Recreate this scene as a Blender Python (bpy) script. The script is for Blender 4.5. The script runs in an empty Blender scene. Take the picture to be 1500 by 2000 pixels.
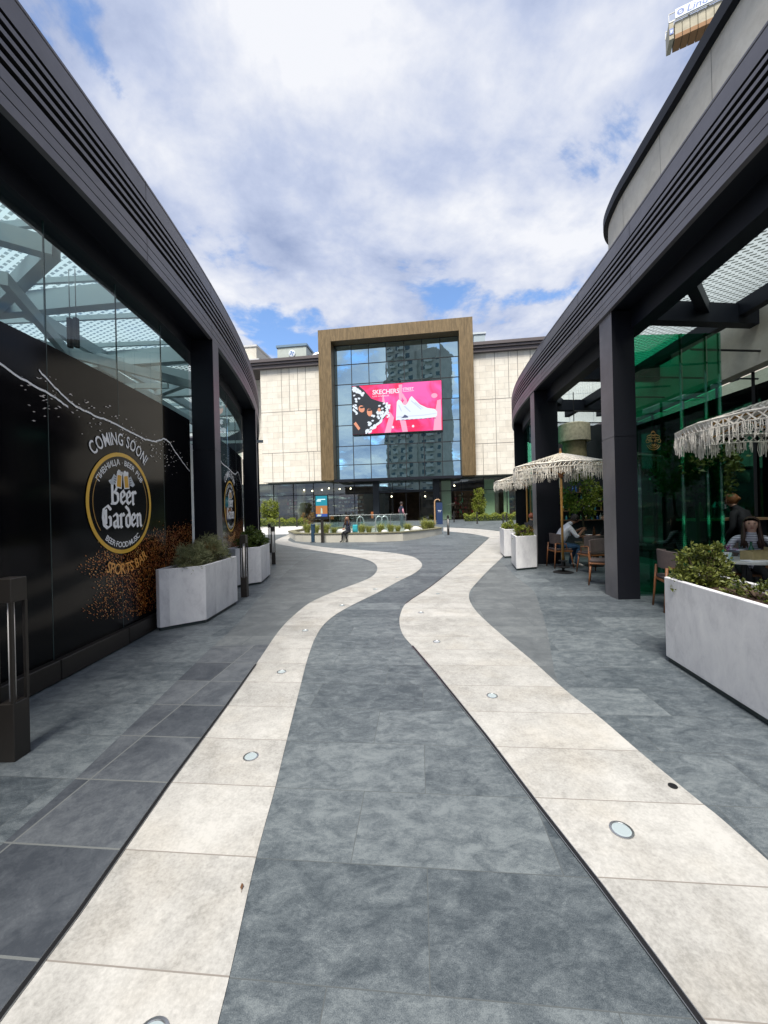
import bpy, bmesh, math, random
from mathutils import Vector, Matrix, noise as mnoise
import numpy as np
random.seed(7)
SC = bpy.context.scene
COL = SC.collection
R = math.radians
PI = math.pi
# ------------------------------------------------------------------ camera
EYE = 1.5
ROLL = 0.024
cd = bpy.data.cameras.new('Camera'); cam = bpy.data.objects.new('Camera', cd); COL.objects.link(cam)
SC.camera = cam
cd.sensor_fit = 'HORIZONTAL'; cd.sensor_width = 36; cd.lens = 18.0
cd.clip_start = 0.05; cd.clip_end = 2000
c_, s_ = math.cos(ROLL), math.sin(ROLL)
cam.matrix_world = Matrix(((c_, s_, 0, 0), (0, 0, -1, 0), (-s_, c_, 0, EYE), (0, 0, 0, 1)))
# ------------------------------------------------------------------ sky
SUN_EL, SUN_AZ = 60, 194            # azimuth measured from +Y clockwise
w = bpy.data.worlds.new('World'); SC.world = w; w.use_nodes = True
nt = w.node_tree; nt.nodes.clear()
def N(t, kind, **k):
    n = t.nodes.new(kind)
    for a, b in k.items():
        if a in n.inputs: n.inputs[a].default_value = b
        else: setattr(n, a, b)
    return n
def math_(t, op, a, b=None, c=None, clamp=False):
    n = t.nodes.new('ShaderNodeMath'); n.operation = op; n.use_clamp = clamp
    for i, v in enumerate((a, b, c)):
        if v is None: continue
        if isinstance(v, (int, float)): n.inputs[i].default_value = v
        else: t.links.new(v, n.inputs[i])
    return n.outputs[0]
sky = N(nt, 'ShaderNodeTexSky'); sky.sky_type = 'NISHITA'; sky.sun_disc = False
sky.sun_elevation = R(SUN_EL); sky.sun_rotation = R(SUN_AZ); sky.altitude = 300; sky.dust_density = 0.1; sky.ozone_density = 5.0
bg1 = N(nt, 'ShaderNodeBackground'); bg1.inputs['Strength'].default_value = 0.15
nt.links.new(sky.outputs[0], bg1.inputs[0])
tc = N(nt, 'ShaderNodeTexCoord'); sep = N(nt, 'ShaderNodeSeparateXYZ'); nt.links.new(tc.outputs['Generated'], sep.inputs[0])
zc = math_(nt, 'MAXIMUM', sep.outputs[2], 0.0); zd = math_(nt, 'ADD', zc, 0.16)
px = math_(nt, 'DIVIDE', sep.outputs[0], zd); py = math_(nt, 'DIVIDE', sep.outputs[1], zd)
cmb = N(nt, 'ShaderNodeCombineXYZ'); nt.links.new(px, cmb.inputs[0]); nt.links.new(py, cmb.inputs[1])
def noise_(t, vec, scale, detail, rough, loc=(0, 0, 0), sc=(1, 1, 1), dist=0.0):
    mp = N(t, 'ShaderNodeMapping'); mp.inputs['Location'].default_value = loc; mp.inputs['Scale'].default_value = sc
    t.links.new(vec, mp.inputs[0])
    n = N(t, 'ShaderNodeTexNoise'); n.inputs['Scale'].default_value = scale; n.inputs['Detail'].default_value = detail
    n.inputs['Roughness'].default_value = rough; n.inputs['Distortion'].default_value = dist
    t.links.new(mp.outputs[0], n.inputs['Vector']); return n.outputs[0]
n1 = noise_(nt, cmb.outputs[0], 2.6, 9, 0.6, (3.1, 1.7, 0), dist=0.35)
n2 = noise_(nt, cmb.outputs[0], 1.5, 7, 0.55, (9.0, 4.0, 2), dist=0.3)
n3 = noise_(nt, cmb.outputs[0], 9, 8, 0.62, (1.0, 2.0, 5), dist=0.2)
cov = math_(nt, 'ADD', math_(nt, 'MULTIPLY', n1, 0.8), math_(nt, 'MULTIPLY', n3, 0.2))
def hole(t, cov, cx, cy, rx, ry, amt):
    dx = math_(t, 'DIVIDE', math_(t, 'SUBTRACT', px, cx), rx); dy = math_(t, 'DIVIDE', math_(t, 'SUBTRACT', py, cy), ry)
    r2 = math_(t, 'ADD', math_(t, 'MULTIPLY', dx, dx), math_(t, 'MULTIPLY', dy, dy))
    g = math_(t, 'MULTIPLY', math_(t, 'POWER', 2.718, math_(t, 'MULTIPLY', r2, -1.0)), amt)
    return math_(t, 'SUBTRACT', cov, g)
def P_(x, y):                       # a direction on the cloud layer, from a bearing seen in the photograph
    u = x - 750; v = y - 1000; uu = u - ROLL * v; vv = v + ROLL * u
    l = math.sqrt(uu * uu + 750 * 750 + vv * vv); z = -vv / l + 0.16
    return (uu / l / z, 750 / l / z)
for (hx, hy, rx, ry, am) in ((865, 560, .15, .13, .19), (1060, 572, .14, .06, .13), (950, 590, .08, .06, .07), (1180, 330, .10, .12, .07), (240, 185, .035, .09, .19), (330, 190, .05, .03, .07), (185, 15, .03, .02, .06),
                             (1240, 215, .08, .09, .07), (545, 655, .20, .30, .15), (650, 610, .2, .10, .05), (475, 470, .03, .07, .06),
                             (1090, 500, .06, .05, .05), (870, 610, .08, .2, .1)):
    cx, cy = P_(hx, hy); cov = hole(nt, cov, cx, cy, rx, ry, am)
for (hx, hy, rx, ry, am) in ((620, 200, .35, .25, .10), (900, 300, .3, .3, .08), (700, 430, .4, .3, .06), (700,540,.2,.2,.04), (1000,100,.3,.2,.06)):
    cx, cy = P_(hx, hy); cov = hole(nt, cov, cx, cy, rx, ry, -am)
mr = N(nt, 'ShaderNodeMapRange'); mr.interpolation_type = 'SMOOTHSTEP'
mr.inputs['From Min'].default_value = 0.355; mr.inputs['From Max'].default_value = 0.465
nt.links.new(cov, mr.inputs['Value'])
shade = math_(nt, 'ADD', math_(nt, 'MULTIPLY', n2, 0.56), math_(nt, 'MULTIPLY', n1, 0.30)); shade = math_(nt, 'ADD', shade, math_(nt, 'MULTIPLY', n3, 0.14))
for (hx, hy, rx, ry, am) in ((560, 330, .22, .10, .05), (880, 330, .2, .1, .045), (230, 60, .15, .15, .05), (640, 470, .25, .12, .03), (1290, 180, .1, .1, .04),
                             (800, 380, .2, .08, .03)):
    cx, cy = P_(hx, hy); shade = hole(nt, shade, cx, cy, rx, ry, am)
for (hx, hy, rx, ry, am) in ((480, 70, .12, .10, .07), (950, 200, .15, .2, .06), (850, 420, .2, .12, .07), (330, 330, .1, .2, .06), (1180, 60, .15, .1, .06), (700, 150, .2, .15, .05)):
    cx, cy = P_(hx, hy); shade = hole(nt, shade, cx, cy, rx, ry, -am)
cr = N(nt, 'ShaderNodeValToRGB'); nt.links.new(shade, cr.inputs[0])
e = cr.color_ramp.elements
e[0].position = 0.365; e[0].color = (.17, .215, .34, 1)
e[1].position = 0.60; e[1].color = (.52, .53, .56, 1)
m_ = e.new(0.48); m_.color = (.31, .35, .46, 1)
bg2 = N(nt, 'ShaderNodeBackground'); bg2.inputs['Strength'].default_value = 1.0
nt.links.new(cr.outputs[0], bg2.inputs[0])
mx = N(nt, 'ShaderNodeMixShader'); nt.links.new(mr.outputs[0], mx.inputs[0]); nt.links.new(bg1.outputs[0], mx.inputs[1]); nt.links.new(bg2.outputs[0], mx.inputs[2])
wo = N(nt, 'ShaderNodeOutputWorld'); nt.links.new(mx.outputs[0], wo.inputs[0])
# ------------------------------------------------------------------ sun
sl = bpy.data.lights.new('Sun', 'SUN'); sun = bpy.data.objects.new('Sun', sl); COL.objects.link(sun)
sl.energy = 3.8; sl.angle = R(24); sl.color = (1.0, .95, .87)
a, el = R(SUN_AZ), R(SUN_EL)
sd = Vector((math.sin(a) * math.cos(el), math.cos(a) * math.cos(el), math.sin(el)))
sun.rotation_euler = sd.to_track_quat('Z', 'Y').to_euler()
SC.view_settings.view_transform = 'Standard'; SC.view_settings.look = 'None'; SC.view_settings.gamma = 1.0
SC.view_settings.exposure = 0.82
SC.cycles.max_bounces = 8; SC.cycles.transparent_max_bounces = 16; SC.cycles.caustics_reflective = False; SC.cycles.caustics_refractive = False
SC.cycles.use_denoising = True

# ================================================================== helpers
def gz(y): return 0.0 if y < 20.5 else min(0.6, 0.0387 * (y - 20.5))
def G(x, y):
    """ground point under a measured bearing"""
    u = x - 750; v = y - 1000; uu = u - ROLL * v; vv = v + ROLL * u
    Y = 750 * EYE / max(vv, 1e-3)
    if Y > 20.5: Y = (EYE + 0.0387 * 20.5) / (vv / 750 + 0.0387)
    if Y > 36: Y = 750 * (EYE - .6) / max(vv, 1)
    return (uu / 750 * Y, Y)
class MB:
    def __init__(s): s.v = []; s.f = []; s.m = []; s.mi = 0
    def q(s, *pts):
        n = len(s.v); s.v += [tuple(p) for p in pts]; s.f.append(tuple(range(n, n + len(pts)))); s.m.append(s.mi); return s
    def mesh(s, vs, fs):
        n = len(s.v); s.v += [tuple(p) for p in vs]
        for f in fs: s.f.append(tuple(i + n for i in f)); s.m.append(s.mi)
        return s
    def box(s, x0, y0, z0, x1, y1, z1):
        vs = [(x0, y0, z0), (x1, y0, z0), (x1, y1, z0), (x0, y1, z0), (x0, y0, z1), (x1, y0, z1), (x1, y1, z1), (x0, y1, z1)]
        return s.mesh(vs, [(0, 3, 2, 1), (4, 5, 6, 7), (0, 1, 5, 4), (1, 2, 6, 5), (2, 3, 7, 6), (3, 0, 4, 7)])
    def prism(s, poly, z0, z1):
        n = len(poly)
        ar = sum(poly[i][0] * poly[(i + 1) % n][1] - poly[(i + 1) % n][0] * poly[i][1] for i in range(n))
        if ar < 0: poly = list(poly)[::-1]
        vs = [(p[0], p[1], z0) for p in poly] + [(p[0], p[1], z1) for p in poly]
        return s.mesh(vs, [tuple(range(n - 1, -1, -1)), tuple(range(n, 2 * n))] + [(i, (i + 1) % n, n + (i + 1) % n, n + i) for i in range(n)])
    def tube(s, pts, rad, n=6, cap=True):
        pts = [Vector(p) for p in pts]
        if not isinstance(rad, (list, tuple)): rad = [rad] * len(pts)
        vs = []; up = None
        for i, p in enumerate(pts):
            d = (pts[min(i + 1, len(pts) - 1)] - pts[max(i - 1, 0)])
            d = d.normalized() if d.length > 1e-9 else Vector((0, 0, 1))
            if up is None: up = Vector((1, 0, 0)) if abs(d.x) < .9 else Vector((0, 1, 0))
            u = d.cross(up); u = u.normalized() if u.length > 1e-6 else d.orthogonal().normalized()
            up = u.cross(d).normalized(); 
            for k in range(n):
                a = 2 * PI * k / n; vs.append(p + (u * math.cos(a) + up * math.sin(a)) * rad[i])
        fs = []
        for i in range(len(pts) - 1):
            for k in range(n):
                fs.append((i * n + k, i * n + (k + 1) % n, (i + 1) * n + (k + 1) % n, (i + 1) * n + k))
        if cap:
            fs.append(tuple(range(n - 1, -1, -1))); fs.append(tuple((len(pts) - 1) * n + k for k in range(n)))
        return s.mesh(vs, fs)
    def beam(s, p0, p1, w, h):
        """rectangular bar: w across, h in the vertical plane"""
        p0, p1 = Vector(p0), Vector(p1); d = (p1 - p0).normalized()
        side = d.cross(Vector((0, 0, 1)));
        side = side.normalized() if side.length > 1e-5 else Vector((1, 0, 0))
        up = side.cross(d).normalized()
        o = [(-1, -1), (1, -1), (1, 1), (-1, 1)]
        vs = [p + side * (a * w / 2) + up * (b * h / 2) for p in (p0, p1) for a, b in o]
        return s.mesh(vs, [(0, 1, 2, 3), (7, 6, 5, 4), (0, 4, 5, 1), (1, 5, 6, 2), (2, 6, 7, 3), (3, 7, 4, 0)])
    def lathe(s, prof, n=24, c=(0, 0, 0)):
        vs = []
        for r, z in prof:
            for k in range(n):
                a = 2 * PI * k / n; vs.append((c[0] + r * math.cos(a), c[1] + r * math.sin(a), c[2] + z))
        fs = [(i * n + k, i * n + (k + 1) % n, (i + 1) * n + (k + 1) % n, (i + 1) * n + k) for i in range(len(prof) - 1) for k in range(n)]
        fs += [tuple(range(n - 1, -1, -1)), tuple((len(prof) - 1) * n + k for k in range(n))]
        return s.mesh(vs, fs)
    def sweep(s, prof, line, normals):
        """prof: (offset, z) pairs swept along a plan line"""
        vs = [(p[0] + nn[0] * o, p[1] + nn[1] * o, z) for p, nn in zip(line, normals) for o, z in prof]
        k = len(prof)
        fs = [(i * k + j, (i + 1) * k + j, (i + 1) * k + j + 1, i * k + j + 1) for i in range(len(line) - 1) for j in range(k - 1)]
        return s.mesh(vs, fs)
    def build(s, name, mats, parent=None, smooth=False, origin=None, bevel=0, seg=2):
        me = bpy.data.meshes.new(name)
        off = Vector(origin) if origin is not None else Vector((0, 0, 0))
        me.from_pydata([tuple(Vector(v) - off) for v in s.v] if origin is not None else s.v, [], s.f)
        if not isinstance(mats, (list, tuple)): mats = [mats]
        for m in mats: me.materials.append(m)
        me.polygons.foreach_set('material_index', s.m)
        if smooth: me.polygons.foreach_set('use_smooth', [True] * len(s.f))
        me.update()
        o = bpy.data.objects.new(name, me); COL.objects.link(o)
        if parent is not None: o.parent = parent
        elif origin is not None: o.location = off
        if bevel:
            b = o.modifiers.new('Bevel', 'BEVEL'); b.width = bevel; b.segments = seg; b.limit_method = 'ANGLE'; b.angle_limit = R(35)
        return o
def tag(o, label=None, cat=None, group=None, kind=None):
    if label: o['label'] = label
    if cat: o['category'] = cat
    if group: o['group'] = group
    if kind: o['kind'] = kind
    return o
def thing(name, label, cat, loc=(0, 0, 0), rz=0, group=None):
    o = bpy.data.objects.new(name, None); COL.objects.link(o); o.location = loc; o.rotation_euler = (0, 0, rz)
    o.empty_display_size = .2
    return tag(o, label, cat, group)
def dup(root, loc, rz, label=None, group=None):
    m = {}
    def rec(o, par):
        c = o.copy(); COL.objects.link(c)
        if par: c.parent = par
        for ch in o.children: rec(ch, c)
        return c
    r = rec(root, None); r.location = loc; r.rotation_euler = (0, 0, rz)
    if label: r['label'] = label
    if group: r['group'] = group
    return r
def catmull(pts, n=8, closed=False):
    P = [Vector((p[0], p[1])) for p in pts]; out = []
    m = len(P)
    for i in range(m if closed else m - 1):
        if closed: p0, p1, p2, p3 = P[(i - 1) % m], P[i], P[(i + 1) % m], P[(i + 2) % m]
        else: p0, p1, p2, p3 = P[max(i - 1, 0)], P[i], P[i + 1], P[min(i + 2, m - 1)]
        # centripetal
        t0 = 0; t1 = t0 + max((p1 - p0).length, 1e-4) ** .5; t2 = t1 + max((p2 - p1).length, 1e-4) ** .5; t3 = t2 + max((p3 - p2).length, 1e-4) ** .5
        for k in range(n):
            t = t1 + (t2 - t1) * k / n
            A1 = p0 * ((t1 - t) / (t1 - t0)) + p1 * ((t - t0) / (t1 - t0)); A2 = p1 * ((t2 - t) / (t2 - t1)) + p2 * ((t - t1) / (t2 - t1)); A3 = p2 * ((t3 - t) / (t3 - t2)) + p3 * ((t - t2) / (t3 - t2))
            B1 = A1 * ((t2 - t) / (t2 - t0)) + A2 * ((t - t0) / (t2 - t0)); B2 = A2 * ((t3 - t) / (t3 - t1)) + A3 * ((t - t1) / (t3 - t1))
            q = B1 * ((t2 - t) / (t2 - t1)) + B2 * ((t - t1) / (t2 - t1)); out.append((q.x, q.y))
    if not closed: out.append((P[-1].x, P[-1].y))
    return out
def sheet(name, outline, z, mat, **kw):
    """flat sheet from an outline, following the ground's rise"""
    bm = bmesh.new()
    vs = [bm.verts.new((p[0], p[1], 0)) for p in outline]
    es = [bm.edges.new((vs[i], vs[(i + 1) % len(vs)])) for i in range(len(vs))]
    bmesh.ops.triangle_fill(bm, use_beauty=True, edges=es, normal=(0, 0, 1))
    for yy in (20.5, 36):
        bmesh.ops.bisect_plane(bm, geom=bm.verts[:] + bm.edges[:] + bm.faces[:], plane_co=(0, yy, 0), plane_no=(0, 1, 0))
    for v in bm.verts: v.co.z = gz(v.co.y) + z
    bmesh.ops.recalc_face_normals(bm, faces=bm.faces)
    for f in bm.faces:
        if f.normal.z < 0: f.normal_flip()
    me = bpy.data.meshes.new(name); bm.to_mesh(me); bm.free(); me.materials.append(mat)
    o = bpy.data.objects.new(name, me); COL.objects.link(o); tag(o, **kw); return o

# ================================================================== materials
def newmat(name):
    m = bpy.data.materials.new(name); m.use_nodes = True; t = m.node_tree
    return m, t, t.nodes['Principled BSDF']
def M_(name, col, rough=.6, metal=0, spec=.5, noise=None, bump=0, bscale=40, trans=0, coat=0):
    m, t, b = newmat(name)
    b.inputs['Base Color'].default_value = (*col, 1); b.inputs['Roughness'].default_value = rough
    b.inputs['Metallic'].default_value = metal; b.inputs['Specular IOR Level'].default_value = spec
    b.inputs['Coat Weight'].default_value = coat
    if noise or bump:
        tcn = N(t, 'ShaderNodeTexCoord')
    if noise:
        sc, amt = noise
        f = noise_(t, tcn.outputs['Object'], sc, 6, .65)
        hs = N(t, 'ShaderNodeMixRGB'); hs.blend_type = 'MIX'
        hs.inputs[1].default_value = (*[c * (1 - amt) for c in col], 1); hs.inputs[2].default_value = (*[min(1, c * (1 + amt)) for c in col], 1)
        r = N(t, 'ShaderNodeMapRange'); r.inputs['From Min'].default_value = .3; r.inputs['From Max'].default_value = .7
        t.links.new(f, r.inputs['Value']); t.links.new(r.outputs[0], hs.inputs[0]); t.links.new(hs.outputs[0], b.inputs['Base Color'])
    if bump:
        f = noise_(t, tcn.outputs['Object'], bscale, 5, .6)
        bp = N(t, 'ShaderNodeBump'); bp.inputs['Strength'].default_value = bump; bp.inputs['Distance'].default_value = .01
        t.links.new(f, bp.inputs['Height']); t.links.new(bp.outputs[0], b.inputs['Normal'])
    return m
def emis(name, col, s=1.0):
    m, t, b = newmat(name); b.inputs['Base Color'].default_value = (0, 0, 0, 1)
    b.inputs['Emission Color'].default_value = (*col, 1); b.inputs['Emission Strength'].default_value = s; b.inputs['Roughness'].default_value = .4
    return m
def glass(name, tint=(.9, .97, .95), refl=1.0, dark=0.0, rough=0.0, minr=0.06):
    m = bpy.data.materials.new(name); m.use_nodes = True; t = m.node_tree; t.nodes.clear()
    tr = N(t, 'ShaderNodeBsdfTransparent'); tr.inputs[0].default_value = (*tint, 1)
    gl = N(t, 'ShaderNodeBsdfGlossy'); gl.inputs['Roughness'].default_value = rough; gl.inputs[0].default_value = (.93, 1, .98, 1)
    lw = N(t, 'ShaderNodeFresnel'); lw.inputs['IOR'].default_value = 1.55
    # a pane lit from either side: use the facing angle
    geo = N(t, 'ShaderNodeNewGeometry'); 
    vm = N(t, 'ShaderNodeVectorMath'); vm.operation = 'DOT_PRODUCT'; t.links.new(geo.outputs['Normal'], vm.inputs[0]); t.links.new(geo.outputs['Incoming'], vm.inputs[1])
    f = math_(t, 'ABSOLUTE', vm.outputs['Value']); f = math_(t, 'SUBTRACT', 1.0, f); f = math_(t, 'POWER', f, 4.0)
    f = math_(t, 'MULTIPLY_ADD', f, .85 * refl, minr, clamp=True)
    ms = N(t, 'ShaderNodeMixShader'); t.links.new(f, ms.inputs[0]); t.links.new(tr.outputs[0], ms.inputs[1]); t.links.new(gl.outputs[0], ms.inputs[2])
    o = N(t, 'ShaderNodeOutputMaterial'); t.links.new(ms.outputs[0], o.inputs[0])
    return m
def slab_mat(name, c1, c2, cs, joint, bw, bh, off, mortar, rough, nscale, mix_amt, offx=0., speck=0.0, veins=0.0, vstretch=(1, 1, 1), warm=None, rot=0.0, bias=0.0):
    """stone slabs laid in rows across the street (x), each slab with its own tone"""
    m, t, b = newmat(name)
    tcn = N(t, 'ShaderNodeTexCoord'); geo = tcn.outputs['Object']
    mp = N(t, 'ShaderNodeMapping'); t.links.new(geo, mp.inputs[0]); mp.inputs['Location'].default_value = (offx, .086, 0); mp.inputs['Rotation'].default_value = (0, 0, .09)
    br = N(t, 'ShaderNodeTexBrick'); t.links.new(mp.outputs[0], br.inputs['Vector'])
    br.offset = off; br.offset_frequency = 2; br.squash = 1.0; br.squash_frequency = 2
    br.inputs['Color1'].default_value = (0, 0, 0, 1); br.inputs['Color2'].default_value = (1, 1, 1, 1); br.inputs['Mortar'].default_value = (.5, .5, .5, 1)
    br.inputs['Scale'].default_value = 1; br.inputs['Mortar Size'].default_value = mortar; br.inputs['Mortar Smooth'].default_value = .1
    br.inputs['Brick Width'].default_value = bw; br.inputs['Row Height'].default_value = bh; br.inputs['Bias'].default_value = bias
    # per slab offset of the stone pattern
    va = N(t, 'ShaderNodeVectorMath'); va.operation = 'MULTIPLY_ADD'
    t.links.new(br.outputs['Color'], va.inputs[0]); va.inputs[1].default_value = (17, 9, 5); t.links.new(geo, va.inputs[2])
    f1 = noise_(t, va.outputs[0], nscale, 9, .68, sc=vstretch, dist=.6)
    f2 = noise_(t, va.outputs[0], nscale * 6, 7, .75, sc=vstretch, dist=.5)
    f3 = noise_(t, geo, nscale * 28, 3, .7)
    s = math_(t, 'ADD', math_(t, 'MULTIPLY', f1, .62), math_(t, 'MULTIPLY', f2, .38))
    s = math_(t, 'ADD', s, math_(t, 'MULTIPLY', math_(t, 'SUBTRACT', f3, .5), speck))
    bw_ = N(t, 'ShaderNodeRGBToBW'); t.links.new(br.outputs['Color'], bw_.inputs[0])
    s = math_(t, 'ADD', s, math_(t, 'MULTIPLY', math_(t, 'SUBTRACT', bw_.outputs[0], .5), mix_amt))
    ramp = N(t, 'ShaderNodeValToRGB'); t.links.new(s, ramp.inputs[0])
    ramp.color_ramp.elements[0].position = .36; ramp.color_ramp.elements[0].color = (*c1, 1)
    ramp.color_ramp.elements[1].position = .64; ramp.color_ramp.elements[1].color = (*cs, 1)
    mm = ramp.color_ramp.elements.new(.5); mm.color = (*c2, 1)
    last = ramp.outputs[0]
    if warm:
        fw = noise_(t, va.outputs[0], 1.6, 4, .6, loc=(5, 3, 1)); rw = N(t, 'ShaderNodeMapRange'); t.links.new(fw, rw.inputs['Value'])
        rw.inputs['From Min'].default_value = .48; rw.inputs['From Max'].default_value = .72; rw.inputs['To Max'].default_value = .75
        mw = N(t, 'ShaderNodeMixRGB'); mw.blend_type = 'MULTIPLY'; t.links.new(rw.outputs[0], mw.inputs[0]); t.links.new(last, mw.inputs[1]); mw.inputs[2].default_value = (*warm, 1); last = mw.outputs[0]
    mj = N(t, 'ShaderNodeMixRGB'); t.links.new(br.outputs['Fac'], mj.inputs[0]); t.links.new(last, mj.inputs[1]); mj.inputs[2].default_value = (*joint, 1)
    t.links.new(mj.outputs[0], b.inputs['Base Color'])
    rr = math_(t, 'MULTIPLY_ADD', f2, .3, rough - .15); t.links.new(rr, b.inputs['Roughness'])
    h = math_(t, 'SUBTRACT', math_(t, 'ADD', math_(t, 'MULTIPLY', f2, .5), math_(t, 'MULTIPLY', f3, .2)), math_(t, 'MULTIPLY', br.outputs['Fac'], 1.2))
    bp = N(t, 'ShaderNodeBump'); bp.inputs['Strength'].default_value = .35; bp.inputs['Distance'].default_value = .006
    t.links.new(h, bp.inputs['Height']); t.links.new(bp.outputs[0], b.inputs['Normal'])
    b.inputs['Specular IOR Level'].default_value = .35
    return m
SLATE = slab_mat('slate_slabs', (.044, .056, .066), (.092, .109, .121), (.165, .188, .198), (.085, .095, .098), .88, .4265, .37, .0020, .5, 9.5, .13, speck=.5, vstretch=(.8, 1.3, 1))
PALE = slab_mat('pale_stone_slabs', (.27, .265, .25), (.375, .368, .35), (.47, .462, .44), (.22, .20, .18), 30, .4265, 0, .0028, .6, 2.6, .09, offx=14, speck=.38, warm=(.96, .92, .86))
GREY = slab_mat('fine_grey_slabs', (.078, .088, .095), (.108, .12, .128), (.155, .17, .175), (.085, .095, .10), .88, .4265, .37, .004, .6, 3.0, .10, speck=.12)
GREYD = slab_mat('dark_grey_slabs', (.040, .047, .058), (.068, .077, .090), (.115, .127, .14), (.14, .15, .15), .86, .4265, .0, .005, .55, 3.0, .18, speck=.14, offx=.2, rot=-.1)
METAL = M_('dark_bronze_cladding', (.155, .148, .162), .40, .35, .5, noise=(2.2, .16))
METAL_SHADED = M_('shaded_column_cladding', (.009, .010, .015), .5, .1, .3)  # column cladding with its shade put into the colour
NAVY = M_('navy_steel', (.006, .008, .014), .55, .1, .3)
BLACK = M_('matte_black', (.006, .006, .007), .5)
SHADOWGAP = M_('recess_black', (.004, .004, .005), .8)
VINYL = M_('black_vinyl_glass', (.0035, .0035, .0045), .10, 0, .15)
STEEL = M_('brushed_steel', (.45, .46, .47), .3, .9)
DARKSTEEL = M_('dark_steel', (.045, .04, .036), .4, .5)
WHITEP = M_('white_print', (.93, .94, .96), .5)
YEL = M_('yellow_print', (.80, .47, .05), .3)
GOLD = M_('gold_line_print', (.45, .25, .05), .3)
AMBER = M_('amber_print', (.72, .38, .02), .3)
ORANGE = M_('orange_print', (.85, .40, .10), .3)
BROWNP = M_('brown_print', (.22, .055, .012), .35)
MARBLE = slab_mat('white_marble', (.52, .52, .55), (.72, .72, .745), (.84, .84, .85), (.7, .7, .7), 30, 30, 0, 0, .45, 1.3, .0, speck=.04, vstretch=(1, 1, .55))
SOIL = M_('potting_soil', (.05, .028, .018), .95, noise=(30, .5), bump=.6, bscale=60)
GLASS = glass('clear_glass', (.78, .93, .92), .75, minr=.06)
# ================================================================== ground
def grid_ground():
    mb = MB(); xs = [-400, -120, -40, -20, 0, 20, 40, 120, 400]; ys = [-400, -120, -40, 0, 20.5, 36, 60, 150, 600]
    n = len(xs); vs = [(x, y, gz(y)) for y in ys for x in xs]
    return mb.mesh(vs, [(j * n + i, j * n + i + 1, (j + 1) * n + i + 1, (j + 1) * n + i) for j in range(len(ys) - 1) for i in range(n - 1)])
tag(grid_ground().build('ground', SLATE), 'blue-grey slate slab paving of the shopping lane', kind='structure')
def gp(pts): return [G(*p) for p in pts]
L_out = gp([(0, 1990), (150, 1790), (328, 1535), (440, 1383), (500, 1298), (551, 1225), (580, 1197), (608, 1176), (655, 1155), (701, 1138), (725, 1127), (737, 1112), (732, 1101), (715, 1093), (673, 1084), (627, 1077), (566, 1067), (545, 1063), (536, 1058), (547, 1051), (572, 1042)])
L_in = gp([(428, 1990), (448, 1909), (500, 1677), (537, 1541), (560, 1447), (588, 1336), (597, 1300), (606, 1271), (615, 1248), (631, 1222), (655, 1201), (692, 1180), (739, 1157), (781, 1134), (809, 1120), (824, 1106), (820, 1096), (804, 1087), (767, 1080), (701, 1074), (645, 1070), (599, 1064), (571, 1059), (563, 1055), (567, 1050), (577, 1043)])
def ext(line, Y=-5, k=2):
    a, b = Vector(line[0]), Vector(line[k]); d = (a - b); t = (Y - a.y) / d.y
    return [tuple(a + d * t)] + line
L_out = ext(catmull(L_out, 6), k=18); L_in = ext(catmull(L_in, 6), k=18)
sheet('pale_path', L_out + L_in[::-1], .004, PALE, label='left winding band of pale stone slabs', kind='structure')
R_in = gp([(1370, 2000), (1275, 1870), (1175, 1735), (1045, 1567), (950, 1440), (850, 1315), (805, 1262), (787, 1240), (780, 1215), (783, 1197), (793, 1179), (837, 1149), (874, 1120), (916, 1085), (956, 1050)])
R_in2 = gp([(956, 1050), (935, 1045), (907, 1041), (879, 1038.5), (866, 1037.5)])
R_out = gp([(1500, 1682), (1405, 1597), (1365, 1565), (1250, 1470), (1175, 1405), (1100, 1345), (1050, 1300), (985, 1245), (950, 1214), (930, 1194), (917, 1172), (918, 1155), (935, 1134), (958, 1110), (974, 1095), (990, 1078), (1001, 1060), (1004, 1048), (990, 1040)])
R_out2 = gp([(990, 1040), (960, 1036), (935, 1033.5), (900, 1031.5), (866, 1030)])
R_in = ext(catmull(R_in, 6), k=24); R_out = ext(catmull(R_out, 6), k=24)
sheet('pale_path', R_in + catmull(R_in2, 5)[1:] + catmull(R_out2, 5)[::-1][:-1] + R_out[::-1], .004, PALE, label='right winding band of pale stone slabs', kind='structure')
# fine grey inlays inside the bends
LG = gp([(724, 1126), (701, 1137), (655, 1154), (608, 1175), (580, 1196), (551, 1224), (538, 1243), (527, 1261), (470, 1263), (420, 1262), (440, 1242), (468, 1215), (491, 1185), (525, 1150), (557, 1120), (585, 1096), (622, 1079), (673, 1086), (715, 1095), (731, 1102), (736, 1112)])
sheet('grey_inlay', catmull(LG, 4, True), .002, GREY, label='smooth grey inlay left of the left pale band', kind='structure')
RG = gp([(976, 1098), (958, 1112), (937, 1135), (920, 1157), (919, 1172), (932, 1195), (952, 1216), (987, 1247), (1052, 1301), (1092, 1336), (1084, 1318), (1079, 1290), (1073, 1255), (1066, 1222), (1056, 1190), (1044, 1158), (1026, 1140), (1007, 1126)])
sheet('grey_inlay', catmull(RG, 4, True), .002, GREY, label='smooth grey inlay right of the right pale band', kind='structure')
LD = gp([(529, 1259), (500, 1297), (440, 1382), (328, 1534), (150, 1789), (0, 1989)]); LD = LD + [(-1.3, -5), (-2.6, -5), (-2.4, 1.2), G(2, 1652), G(145, 1525), G(290, 1385), G(415, 1263)]
sheet('grey_inlay', LD, .003, GREYD, label='dark grey slabs beside the near end of the left pale band', kind='structure')
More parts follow.
